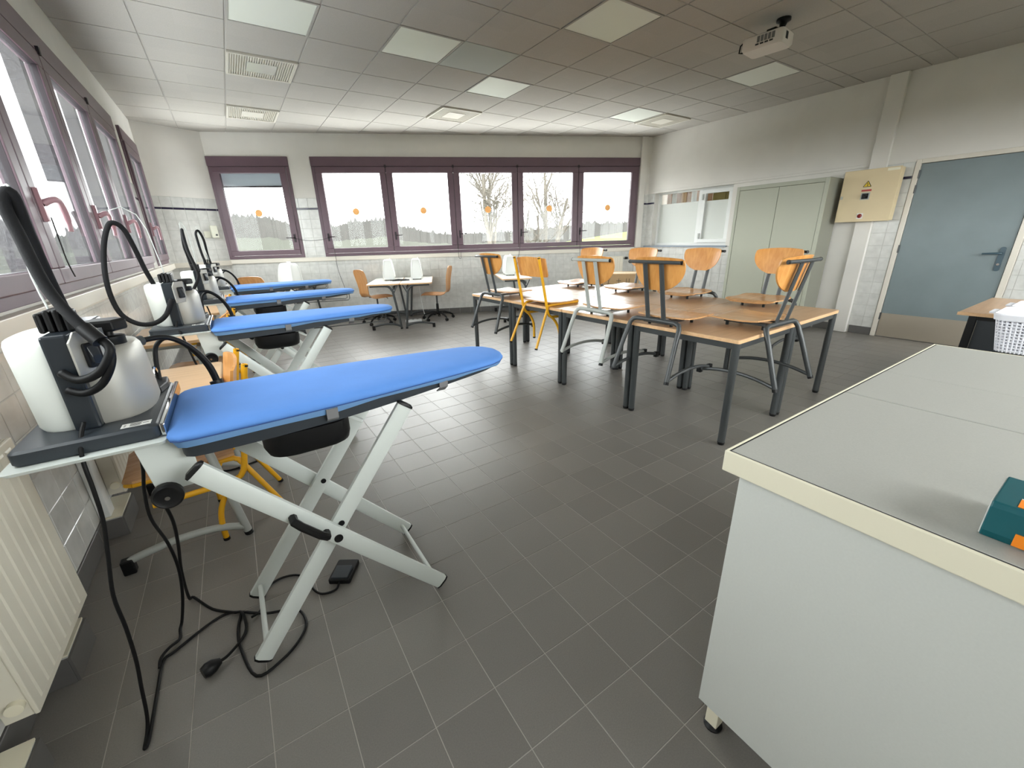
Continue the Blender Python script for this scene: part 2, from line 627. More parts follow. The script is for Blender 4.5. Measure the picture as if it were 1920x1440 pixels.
for (k, m) in VENTS:
    x, y = cellc(k, m)
    t = thing('ceiling_vent', VL[(k, m)], 'air vent', (x, y, H), 0, 'square air vents in the ceiling grid')
    MB().box(-0.3, -0.3, 0.0, 0.3, 0.3, 0.0055).build('backing', 'vent_plate', t)
    f = MB()
    for a, b, c, d in ((-0.3, -0.3, 0.3, -0.275), (-0.3, 0.275, 0.3, 0.3), (-0.3, -0.275, -0.275, 0.275), (0.275, -0.275, 0.3, 0.275)):
        f.box(a, b, -0.02, c, d, 0.0)
    f.build('frame', 'vent_plate', t, bevel=0.004)
    g = MB()
    for i in range(27):
        xx = -0.27 + i * 0.0208
        if abs(xx) < 0.13:
            g.box(xx, -0.275, -0.014, xx + 0.009, -0.13, 0.0)
            g.box(xx, 0.13, -0.014, xx + 0.009, 0.275, 0.0)
        else:
            g.box(xx, -0.275, -0.014, xx + 0.009, 0.275, 0.0)
    go = g.build('slats', 'vent_plate', t)
    go['kind'] = 'stuff'
    MB().box(-0.13, -0.13, -0.018, 0.13, 0.13, 0.0).build('centre_plate', 'mirror_plate' if (k, m) == (0, 1) else 'vent_plate', t, bevel=0.003)

# ------------------------------------------------------------------ walls
class Frame:
    """wall-local frame: s along the wall, d into the room, z up"""
    def __init__(self, o, s, d):
        self.o, self.s, self.d = Vector(o), Vector(s).normalized(), Vector(d).normalized()
        self.M = Matrix.Translation(self.o) @ Matrix((self.s, self.d, Vector((0, 0, 1)))).transposed().to_4x4()
    def mb(self):
        return MB(self.M)
    def p(self, s, d, z):
        return self.o + self.s * s + self.d * d + Vector((0, 0, z))
F_L = Frame((XL, 0, 0), (0, 1, 0), (1, 0, 0))
F_C = Frame(CORN, APEX - CORN, (APEX - CORN).cross(Vector((0, 0, 1))))
F_B = Frame(APEX, WDIR, -NDIR)
F_R = Frame((XR, 0, 0), (0, 1, 0), (-1, 0, 0))
LC = (APEX - CORN).length
LB = (BR - APEX).length
TH = 0.14
def wall(name, F, s0, s1, holes, th=TH, z0=-0.02, z1=H + 0.12):
    m = F.mb()
    xs = sorted(set([s0, s1] + [h[0] for h in holes] + [h[1] for h in holes]))
    for a, b in zip(xs, xs[1:]):
        hs = sorted([h for h in holes if h[0] <= a + 1e-6 and h[1] >= b - 1e-6], key=lambda h: h[2])
        z = z0
        for h in hs:
            if h[2] > z:
                m.box(a, -th, z, b, 0, h[2])
            z = h[3]
        m.box(a, -th, z, b, 0, z1)
    return struct(m.build(name, 'plaster'))
ZB, ZT = 1.118, 2.685
W_L = [(0.24, 6.03), (6.43, 7.60), (-2.4, -1.45)]  # last opening is out of view, added to light the foreground
W_F_FILL = [(0.3, 6.2)]  # unseen opening added behind the camera to let in more light
W_B = [(0.004, 1.216), (1.561, 7.355)]
w_l = wall('wall_left', F_L, YF - TH, CORN.y + 0.1, [(a, b, ZB, ZT) for a, b in W_L])
w_c = wall('wall_corner', F_C, -0.06, LC + 0.02, [])
w_b = wall('wall_back', F_B, 0.0, LB + 0.3, [(a, b, ZB, ZT) for a, b in W_B])
w_r = wall('wall_right', F_R, YF - TH, BR.y + 0.12, [(0.235, 1.265, -0.02, 2.085), (3.45, 4.96, 1.135, 2.085)])
F_F = Frame((0, YF, 0), (1, 0, 0), (0, 1, 0))
w_f = wall('wall_front', F_F, XL - TH, XR + TH, [(a, b, ZB, ZT) for a, b in W_F_FILL])

# glazed wall tiles, navy border strip
P = 0.15
def tiles(F, rects, parent, s_org=0.0, depth=0.006):
    pcs, navy = [], []
    for (a, b, c, d) in rects:
        i0 = math.floor((a - s_org) / P)
        i1 = math.ceil((b - s_org) / P)
        zr = [1.885 - P * k for k in range(13)]
        bands = [(z - P, z, 0) for z in zr] + [(1.885, 1.915, 1), (1.915, 2.065, 0)]
        for i in range(i0, i1):
            for (z0, z1, nv) in bands:
                x0, x1 = max(a, s_org + i * P) + 0.0012, min(b, s_org + (i + 1) * P) - 0.0012
                y0, y1 = max(c, z0) + 0.0012, min(d, z1) - 0.0012
                if x1 - x0 < 0.012 or y1 - y0 < 0.008:
                    continue
                cc = F.p((x0 + x1) / 2, 0.0, (y0 + y1) / 2)
                hx, hz = (x1 - x0) / 2, (y1 - y0) / 2
                Mx = Matrix((F.s, F.d, Vector((0, 0, 1)))).transposed().to_4x4()
                m = MB(Mx)
                e = 0.002
                m.add([(-hx, 0.0005, -hz), (hx, 0.0005, -hz), (hx, 0.0005, hz), (-hx, 0.0005, hz),
                       (-hx, depth - e, -hz), (hx, depth - e, -hz), (hx, depth - e, hz), (-hx, depth - e, hz),
                       (-hx + e, depth, -hz + e), (hx - e, depth, -hz + e), (hx - e, depth, hz - e), (-hx + e, depth, hz - e)],
                      [(0, 1, 5, 4), (1, 2, 6, 5), (2, 3, 7, 6), (3, 0, 4, 7), (4, 5, 9, 8), (5, 6, 10, 9), (6, 7, 11, 10), (7, 4, 8, 11), (8, 9, 10, 11)])
                (navy if nv else pcs).append((tuple(cc), (round(hx, 4), round(hz, 4)), m))
    lay(pcs, parent, 'wall_tile', 'wall_tile')
    if navy:
        lay(navy, parent, 'border_tile', 'navy_tile')
def groutbed(F, rects, parent):
    m = F.mb()
    for a, b, c, d in rects:
        m.box(a, 0.0, c, b, 0.0035, d)
    m.build('grout_bed', 'wall_grout', parent)
RB = [(0.0, LB, 0.10, 1.05), (1.217, 1.560, 1.10, 2.065), (7.357, LB, 1.10, 2.065)]
RC = [(0.0, LC, 0.10, 2.065)]
RL = [(0.6, CORN.y, 0.10, 1.05), (6.032, 6.428, 1.10, 2.065), (7.602, CORN.y, 1.10, 2.065)]
RR = [(3.15, BR.y, 0.10, 1.125), (4.965, BR.y, 1.125, 2.065), (1.27, 1.53, 0.10, 2.065), (-1.0, 0.23, 0.10, 2.065)]
for F, rects, w, so in ((F_B, RB, w_b, 0.06), (F_C, RC, w_c, 0.09), (F_L, RL, w_l, 0.0), (F_R, RR, w_r, 1.38)):
    groutbed(F, rects, w)
    tiles(F, rects, w, so)

# skirting tiles
def skirting(name, F, segs, pitch=0.2):
    e = s_empty(name)
    for a, b in segs:
        n = max(1, round((b - a) / pitch))
        for i in range(n):
            x0, x1 = a + (b - a) * i / n + 0.0012, a + (b - a) * (i + 1) / n - 0.0012
            F.mb().box(x0, 0.0005, 0.0005, x1, 0.012, 0.10).build('skirting_tile', 'base_tile', e, bevel=0.002, seg=1)
skirting('baseboard_left', F_L, [(0.6, CORN.y)], 0.4)
skirting('baseboard_corner', F_C, [(0.0, LC)])
skirting('baseboard_back', F_B, [(0.02, LB - 0.1)])
skirting('baseboard_right', F_R, [(3.15, BR.y), (1.27, 1.515), (1.715, 1.945), (-1.0, 0.23)])

# cable trunking below the windows, corner column, pilaster, wall ledge
def trim(n, F, boxes, material, bevel=0.004):
    m = F.mb()
    for b in boxes:
        m.box(*b)
    o = struct(m.build('trim_%d' % n, material, bevel=bevel))
    return o
trim(1, F_L, [(YF + 0.01, 0.007, 1.03, 7.79, 0.055, 1.105), (YF + 0.01, 0.007, 1.015, 7.79, 0.03, 1.03)], 'trunking')
trim(2, F_C, [(0.03, 0.007, 1.03, LC - 0.01, 0.055, 1.105)], 'trunking')
trim(3, F_B, [(0.0, 0.007, 1.045, LB - 0.12, 0.05, 1.112)], 'trunking')
trim(4, F_B, [(LB - 0.215, 0.003, 0.002, LB - 0.10, 0.05, H - 0.002)], 'plaster')
trim(5, F_R, [(1.53, 0.0005, 0.002, 1.70, 0.06, H - 0.002)], 'plaster')
trim(6, F_R, [(1.705, 0.0005, 2.065, 5.07, 0.016, 2.10)], 'plaster')

# ------------------------------------------------------------------ windows to the outside
def ring(m, a, b, c, d, w, d0, d1, wb=None, wt=None):
    wb = w if wb is None else wb
    wt = w if wt is None else wt
    m.box(a, d0, c, b, d1, c + wb)
    m.box(a, d0, d - wt, b, d1, d)
    m.box(a, d0, c + wb, a + w, d1, d - wt)
    m.box(b - w, d0, c + wb, b, d1, d - wt)
def window(n, F, a, b, ns, hside, hkind, glass, lights=True):
    e = s_empty('window_%d' % n)
    m = F.mb()
    ring(m, a, b, ZB, ZT, 0.05, -0.05, 0.014, 0.05, 0.145)
    m.box(a, 0.014, ZT - 0.14, b, 0.03, ZT)
    m.build('outer_frame', 'purple_frame', e, bevel=0.003)
    r = F.mb()
    ring(r, a, b, ZB, ZT, 0.012, -TH - 0.01, -0.055)
    r.build('outside_reveal', 'stucco', e)
    sw = (b - a - 0.10) / ns
    if hkind == 'hook':
        for i in range(1, ns + 1):
            q = a + 0.05 + i * sw
            F.mb().box(q - 0.045, -0.13, ZB + 0.012, min(q + 0.045, b - 0.013), -0.056, ZT - 0.012).build('outside_pier', 'stucco', e)
    for i in range(ns):
        s0, s1 = a + 0.05 + i * sw + 0.004, a + 0.05 + (i + 1) * sw - 0.004
        z0, z1 = ZB + 0.053, ZT - 0.148
        q = F.mb()
        ring(q, s0, s1, z0, z1, 0.100, -0.03, 0.034, 0.080, 0.095)
        sash = q.build('sash', 'purple_frame', e, bevel=0.006)
        g = F.mb()
        ring(g, s0 + 0.093, s1 - 0.093, z0 + 0.073, z1 - 0.088, 0.009, -0.012, 0.025)
        g.build('gasket', 'purple_dark', sash)
        F.mb().box(s0 + 0.1, 0.0, z0 + 0.08, s1 - 0.1, 0.005, z1 - 0.095).build('pane', glass, sash)
        if i < ns - 1:
            k = F.mb()
            k.box(s1 + 0.0005, 0.014, ZB + 0.06, s1 + 0.0075, 0.026, ZT - 0.16)
            k.box(s1 - 0.012, 0.03, ZT - 0.165, s1 + 0.02, 0.046, ZT - 0.12)
            k.build('hinge_strip', 'purple_dark', e)
        hs = s0 + 0.05 if hside < 0 else s1 - 0.05
        if hkind == 'hook':
            k = F.mb()
            k.box(hs - 0.017, 0.034, 1.48, hs + 0.017, 0.052, 1.64)
            k.tube([F_loc for F_loc in [(hs, 0.05, 1.565), (hs + 0.012, 0.075, 1.582), (hs + 0.045, 0.094, 1.588), (hs + 0.080, 0.097, 1.570), (hs + 0.105, 0.097, 1.530), (hs + 0.116, 0.095, 1.480), (hs + 0.112, 0.093, 1.435)]],
                   [0.016] * 8 + [0.0145] * 12 + [0.012] * 8, 10, smooth=4)
            k.build('handle', 'purple_handle', sash, smooth='auto', bevel=0.003)
        else:
            k = F.mb()
            k.box(hs - 0.014, 0.034, 1.37, hs + 0.014, 0.046, 1.50)
            k.tube([(hs, 0.046, 1.44), (hs, 0.075, 1.44), (hs - hside * -0.0 + (0.12 if hside < 0 else -0.12), 0.08, 1.445)], 0.008, 8)
            k.build('handle', 'purple_dark', sash, smooth='auto')
    return e
w1 = window(1, F_B, W_B[0][0], W_B[0][1], 1, 1, 'lever', 'glass')
w2 = window(2, F_B, W_B[1][0], W_B[1][1], 5, -1, 'lever', 'glass')
w3 = window(3, F_L, W_L[0][0], W_L[0][1], 5, -1, 'hook', 'glass_wet_dimmed')
w4 = window(4, F_L, W_L[1][0], W_L[1][1], 1, -1, 'hook', 'glass_wet_dimmed')
w6_fill = window(6, F_L, W_L[2][0], W_L[2][1], 1, -1, 'hook', 'glass_wet_dimmed')  # unseen window, added to brighten the foreground
w7_fill = window(7, F_F, W_F_FILL[0][0], W_F_FILL[0][1], 5, -1, 'lever', 'glass')  # unseen window, added as extra daylight from behind the camera
# lowered outside screens
b1 = F_B.mb().box(0.08, -0.115, 2.27, 1.14, -0.110, 2.60).build('outside_screen', 'screen_grey', w1)
F_B.mb().box(0.08, -0.122, 2.245, 1.14, -0.104, 2.27).build('screen_bar', 'purple_dark', w1)
# round stickers on the panes
for i, s in enumerate((0.613, 2.176, 3.323, 4.477, 5.626, 6.766)):
    m = F_B.mb()
    c, r = (s, 1.843), 0.056
    m.rings([[(c[0] + r * math.cos(t * math.pi / 12), 0.0055, c[1] + r * math.sin(t * math.pi / 12)) for t in range(24)],
             [(c[0] + r * math.cos(t * math.pi / 12), 0.0068, c[1] + r * math.sin(t * math.pi / 12)) for t in range(24)]])
    o = m.build('round_sticker', 'dot')
    lb = ['on the single window beside the corner', 'on the first pane from the left of the long back window', 'on the second pane from the left of the long back window',
          'on the pane with the left bare tree', 'on the pane with the forked bare tree', 'on the rightmost pane with the green field'][i]
    tag(o, 'round orange warning sticker ' + lb, 'sticker', 'orange dots on the back window panes')
# cords of the vents
def wcord(F, pts, parent):
    F.mb().tube(pts, 0.0035, 5, smooth=5).build('cord', 'cord', parent, smooth=True, fix=False)
wcord(F_B, [(1.10, 0.06, 1.44), (1.25, 0.075, 1.40), (1.42, 0.075, 1.39), (1.60, 0.075, 1.41), (1.68, 0.06, 1.44)], w1)
wcord(F_B, [(1.72, 0.06, 1.42), (1.735, 0.07, 1.2), (1.74, 0.07, 0.9), (1.80, 0.07, 0.6), (1.83, 0.06, 0.45)], w2)
wcord(F_B, [(4.0 - 0.1, 0.06, 1.40), (3.89, 0.07, 1.1), (3.90, 0.075, 1.02), (3.93, 0.075, 1.02), (3.935, 0.07, 1.12)], w2)
wcord(F_B, [(5.06, 0.06, 1.42), (5.04, 0.07, 1.15), (4.99, 0.07, 0.90), (4.97, 0.06, 0.78)], w2)
wcord(F_B, [(6.21, 0.06, 1.42), (6.22, 0.07, 1.1), (6.22, 0.07, 0.80)], w2)
wcord(F_L, [(2.62, 0.06, 1.5), (2.66, 0.05, 1.38), (2.64, 0.055, 1.28), (2.7, 0.05, 1.2)], w3)

# daylight enters through the openings: sampling guides for the sky
def portal(F, a, b):
    l = bpy.data.lights.new('sky_portal', 'AREA')
    l.shape = 'RECTANGLE'
    l.size = b - a
    l.size_y = ZT - ZB
    l.cycles.is_portal = True
    o = bpy.data.objects.new('sky_portal', l)
    COL.objects.link(o)
    zc = (ZT + ZB) / 2
    Mx = Matrix((F.s, Vector((0, 0, 1)), -F.d)).transposed()
    if Mx.determinant() < 0:
        Mx = Matrix((-F.s, Vector((0, 0, 1)), -F.d)).transposed()
    M4 = Mx.to_4x4()
    M4.translation = F.p((a + b) / 2, -TH - 0.02, zc)
    o.matrix_world = M4
for a, b in W_L:
    portal(F_L, a, b)
for a, b in W_B:
    portal(F_B, a, b)
for a, b in W_F_FILL:
    portal(F_F, a, b)

# ------------------------------------------------------------------ inner window in the right wall
w5 = s_empty('window_5')
m = F_R.mb()
ring(m, 3.45, 4.96, 1.135, 2.085, 0.045, -0.16, -0.10)
m.box(4.035, -0.16, 1.18, 4.10, -0.09, 2.04)
m.build('outer_frame', 'white_paint', w5, bevel=0.003)
m = F_R.mb()
ring(m, 3.497, 4.033, 1.182, 2.038, 0.062, -0.15, -0.085)
cs = m.build('casement', 'white_paint', w5, bevel=0.004)
m = F_R.mb()
m.box(4.005, -0.085, 1.25, 4.03, -0.07, 1.34)
m.box(4.005, -0.085, 1.88, 4.03, -0.07, 1.97)
m.build('hinge', 'light_metal', cs)
F_R.mb().box(3.559, -0.125, 1.244, 3.971, -0.119, 1.86).build('frosted_pane', 'frosted', cs)
F_R.mb().box(3.559, -0.125, 1.861, 3.971, -0.119, 1.976).build('clear_pane', 'glass', cs)
F_R.mb().box(4.10, -0.135, 1.18, 4.915, -0.129, 1.87).build('frosted_pane', 'frosted', w5)
F_R.mb().box(4.10, -0.135, 1.871, 4.915, -0.129, 2.04).build('clear_pane', 'glass', w5)
m = F_R.mb()
m.box(3.42, -0.10, 1.115, 5.12, 0.03, 1.135)
m.build('window_sill', 'blue_grey', w5, bevel=0.003)
rv = F_R.mb()
rv.box(4.955, -0.10, 1.135, 4.962, -0.0, 2.085)
rv.build('reveal', 'plaster', w5)
# adjoining room behind it
m = F_R.mb()
m.box(3.0, -1.32, 0.0, 5.6, -1.30, 2.7)
m.box(3.0, -1.30, 0.0, 3.02, -TH, 2.7)
m.box(5.58, -1.30, 0.0, 5.6, -TH, 2.7)
m.box(3.0, -1.30, 2.68, 5.6, -TH, 2.7)
m.box(3.0, -1.30, 0.0, 5.6, -TH, 0.02)
struct(m.build('wall_adjoining', 'plaster'))
cu = thing('curtain', 'beige and brown striped curtain seen above the frosted inner window', 'curtain', tuple(F_R.p(4.5, -0.42, 1.0)))
for i in range(9):
    a = -0.45 + i * 0.105
    mt = ['brown_curtain', 'beige_curtain', 'brown_curtain', 'white_paint'][i % 4]
    mm = MB()
    mm.rings([[(0.0, a, 0.0), (0.02, a + 0.05, 0.0), (0.0, a + 0.103, 0.0), (-0.006, a + 0.103, 0.0), (0.014, a + 0.05, 0.0), (-0.006, a, 0.0)],
              [(0.0, a, 1.3), (0.02, a + 0.05, 1.3), (0.0, a + 0.103, 1.3), (-0.006, a + 0.103, 1.3), (0.014, a + 0.05, 1.3), (-0.006, a, 1.3)]])
    mm.build('strip', mt, cu)
cu2 = thing('curtain', 'olive green curtain seen through the small inner casement', 'curtain', tuple(F_R.p(3.75, -0.42, 1.0)))
for i in range(5):
    a = -0.3 + i * 0.12
    MB().box(-0.01 * (i % 2), a, 0.0, 0.014 - 0.01 * (i % 2), a + 0.118, 1.3).build('strip', 'olive_curtain', cu2)
ll = bpy.data.lights.new('adjoining_fill_light', 'AREA')  # unseen light added to brighten the curtains behind the inner window
ll.size = 0.5
ll.energy = 3.5
lo = bpy.data.objects.new('adjoining_fill_light', ll)
COL.objects.link(lo)
lo.location = F_R.p(4.2, -0.75, 2.66)
lo.rotation_euler = (0, 0, 0)

# ------------------------------------------------------------------ door in the right wall
d1 = s_empty('door_1')
m = F_R.mb()
m.box(1.215, -0.10, 0.0, 1.265, 0.018, 2.085)
m.box(0.235, -0.10, 0.0, 0.285, 0.018, 2.085)
m.box(0.285, -0.10, 2.038, 1.215, 0.018, 2.085)
m.build('door_frame', 'trunking', d1, bevel=0.004)
leaf = F_R.mb().box(0.289, -0.045, 0.006, 1.211, 0.002, 2.034).build('door_leaf', 'door_blue', d1, bevel=0.002)
F_R.mb().box(0.292, 0.002, 0.008, 1.208, 0.0045, 0.305).build('kick_plate', 'kick_steel', leaf)
m = F_R.mb()
pl = rrect(0.325, 0.87, 0.372, 1.12, 0.022, 5)
m.rings([[(x, 0.002, z) for x, z in pl], [(x, 0.012, z) for x, z in pl]])
m.build('handle_plate', 'handle_dark', leaf, bevel=0.002)
m = F_R.mb()
m.tube([(0.35, 0.012, 1.055), (0.35, 0.055, 1.055), (0.37, 0.062, 1.055), (0.485, 0.062, 1.05)], [0.011, 0.011, 0.011, 0.009], 10)
m.build('door_handle', 'handle_dark', leaf, smooth='auto')
F_R.mb().cyl((0.349, 0.011, 0.94), (0.349, 0.018, 0.94), 0.012, n=14).build('lock_cylinder', 'chrome', leaf)
for z in (0.22, 1.05, 1.72, 1.88):
    F_R.mb().cyl((1.213, 0.012, z), (1.213, 0.012, z + 0.09), 0.009, n=10).build('hinge', 'dark_metal', d1)
F_R.mb().box(0.1, -TH - 0.1, -0.1, 1.4, -0.102, 2.2).build('door_backing', 'plaster', d1)

F_R.mb().box(0.236, -0.12, -0.06, 1.264, 0.0, 0.003).build('threshold_light_seal', 'base_tile', d1)  # strip added to block sky light leaking in under the door

# ------------------------------------------------------------------ outside
def elev(az):
    tab = [(-180, 1.0), (-60, 1.2), (-30, 1.1), (-13, 0.95), (-8, 1.9), (1.4, 3.0), (4.4, 2.85), (6.7, 2.1), (10, 1.5), (13.5, 2.3), (17.3, 2.5), (19, 1.75), (22.4, 1.0), (25.5, 0.62), (28, 0.6), (36, 0.9), (43, 1.5), (48.5, 1.4), (60, 1.3), (180, 1.0)]
    for (a, b), (c, d) in zip(tab, tab[1:]):
        if a <= az <= c:
            return b + (d - b) * (az - a) / (c - a)
    return 1.0
rnd = random.Random(3)
def ridge(name, rad, depth, az0, az1, step, scale, jag, material, z_base=-3.0, off=0.0):
    m = MB()
    r1, r2, r3, r4 = [], [], [], []
    az = az0
    jj = 0.0
    while az <= az1 + 1e-6:
        jj = jj * 0.55 + rnd.uniform(-jag, jag)
        h = CAM.z + rad * math.tan(R(elev(az) * scale + off)) + abs(jj) * rad * 0.02
        sx, sy = math.sin(R(az)), math.cos(R(az))
        def pt(r, z):
            return (CAM.x + sx * r, CAM.y + sy * r, z)
        r1.append(pt(rad - 2.5, z_base))
        r2.append(pt(rad, h))
        r3.append(pt(rad + depth, h - 0.4))
        r4.append(pt(rad + depth + 2, z_base))
        az += step
    m.rings([r1, r2, r3, r4], cap=False, close=False)
    return m.build(name, material, fix=False)
hill = ridge('wooded_hill', 170.0, 30.0, -75, 90, 0.11, 1.0, 0.30, 'woods')
tag(hill, 'hazy grey wooded hill across the horizon outside the windows', 'hill')
hill['kind'] = 'structure'
scr = ridge('scrub_bank', 60.0, 12.0, -75, 38, 0.3, 0.55, 0.12, 'scrub', off=-0.9)
tag(scr, 'pale scrubby bank below the wooded hill', 'bank')
scr['kind'] = 'structure'
g = MB()
N = 48
ra = [(CAM.x + 9.5 * math.sin(2 * math.pi * k / N) + 3, CAM.y + 9.5 * math.cos(2 * math.pi * k / N) + 3, -1.4) for k in range(N)]
rb = [(CAM.x + 190 * math.sin(2 * math.pi * k / N), CAM.y + 190 * math.cos(2 * math.pi * k / N), -3.0) for k in range(N)]
g.rings([ra, rb], cap=False)
gr = struct(g.build('ground', 'meadow', fix=False))
fg = MB()
r1, r2, r3 = [], [], []
for k in range(40):
    az = 38 + k * 0.9
    el = -0.9 + min(1.0, (az - 38) / 12.0) * 1.55
    sx, sy = math.sin(R(az)), math.cos(R(az))
    r1.append((CAM.x + sx * 40, CAM.y + sy * 40, -3.0))
    r2.append((CAM.x + sx * 120, CAM.y + sy * 120, CAM.z + 120 * math.tan(R(el))))
    r3.append((CAM.x + sx * 150, CAM.y + sy * 150, -3.0))
fg.rings([r1, r2, r3], cap=False, close=False)
fo = fg.build('green_field', 'grass', fix=False)
tag(fo, 'bright green sloping field outside the rightmost back window', 'field')
fo['kind'] = 'structure'

def tree(name, label, base, h, seed, forks, r_base):
    rn = random.Random(seed)
    t = thing(name, label, 'tree', base)
    big, twig = MB(), MB()
    def grow(p, d, ln, r, lev):
        pts, rr = [p], [r]
        n = 4 if lev < 3 else 3
        q, dd = Vector(p), Vector(d)
        for i in range(n):
            dd = (dd + Vector((rn.uniform(-.3, .3), rn.uniform(-.3, .3), rn.uniform(-.12, .2))) * (0.35 + 0.22 * lev)).normalized()
            q = q + dd * (ln / n)
            pts.append(q.copy())
            rr.append(r * (1 - 0.45 * (i + 1) / n))
        (big if lev < 2 else twig).tube(pts, rr, 7 if lev < 2 else (4 if lev < 4 else 3), cap=False)
        if lev >= 5:
            return
        kids = {0: 6, 1: 6, 2: 5, 3: 4, 4: 3}[lev]
        for k in range(kids):
            f = rn.uniform(0.3, 1.0)
            idx = min(int(f * n), n - 1)
            a = pts[idx].lerp(pts[idx + 1], f * n - idx)
            side = Vector((rn.uniform(-1, 1), rn.uniform(-1, 1), rn.uniform(-0.1, 0.7))).normalized()
            nd = (dd * 0.45 + side).normalized() if lev else (dd * 1.0 + side * 0.55).normalized()
            grow(a, nd, ln * (rn.uniform(0.5, 0.78) if lev else rn.uniform(0.28, 0.5)), max(rr[idx] * rn.uniform(0.4, 0.62), 0.007), lev + 1)
    for d, ln, r in forks:
        grow(Vector((0, 0, 0)), Vector(d).normalized(), ln * h, r * r_base, 0)
    b = big.build('trunk', 'bark', t, smooth=True, fix=False)
    w = twig.build('branches', 'bark', t, fix=False)
    w['kind'] = 'stuff'
def outpt(az, r, z):
    return (CAM.x + math.sin(R(az)) * r, CAM.y + math.cos(R(az)) * r, z)
tree('bare_tree', 'leafless tree with two tall upright trunks outside the third pane of the long window', outpt(30.9, 24, -2.2), 9.0, 11, [((-0.04, 0, 1), 0.75, 1.0), ((0.10, 0.05, 1), 0.7, 0.85)], 0.16)
tree('bare_tree', 'leafless forked tree outside the fourth pane of the long window', outpt(37.4, 34, -2.8), 13.5, 5, [((0.08, 0, 1), 0.6, 1.0), ((-0.30, 0.1, 1), 0.42, 0.7), ((0.36, -0.1, 1), 0.55, 0.8)], 0.22)

# ------------------------------------------------------------------ chairs that hang on the table edge
def bent_ply(m, w_fn, prof, th, nx=9):
    """sheet following prof [(y,z)...] with half width w_fn(i,t) and sag fn; built as a closed thin shell"""
    top, bot = [], []
    n = len(prof)
    for i, (y, z, w, sag) in enumerate(prof):
        a, b = prof[max(i - 1, 0)], prof[min(i + 1, n - 1)]
        t = Vector((0, b[0] - a[0], b[1] - a[1])).normalized()
        nr = Vector((0, -t.z, t.y))
        rt, rb = [], []
        for k in range(nx):
            u = -1 + 2 * k / (nx - 1)
            p = Vector((u * w, y, z)) + nr * (sag * u * u)
            rt.append(p + nr * th / 2)
            rb.append(p - nr * th / 2)
        top.append(rt)
        bot.append(rb)
    rings = [rt + rb[::-1] for rt, rb in zip(top, bot)]
    m.rings(rings)
    return m

def back_shell(m, cx, y, z0, z1, hw, curve, th, shape, slope=-0.22):
    """curved back panel facing +y; shape(t) gives the half-width factor from bottom (0) to top (1)"""
    nz, nx = 11, 11
    rings = []
    for i in range(nz):
        t = i / (nz - 1)
        w = hw * shape(t)
        z = z0 + (z1 - z0) * t
        lean = slope * (z - z0)
        f, b = [], []
        for k in range(nx):
            u = -1 + 2 * k / (nx - 1)
            yy = y + lean + curve * (u * w / hw) ** 2
            zz = z - (0.012 * u * u if i == nz - 1 else 0)
            f.append((cx + u * w, yy + th / 2, zz))
            b.append((cx + u * w, yy - th / 2, zz))
        rings.append(f + b[::-1])
    m.rings(rings)
    return m

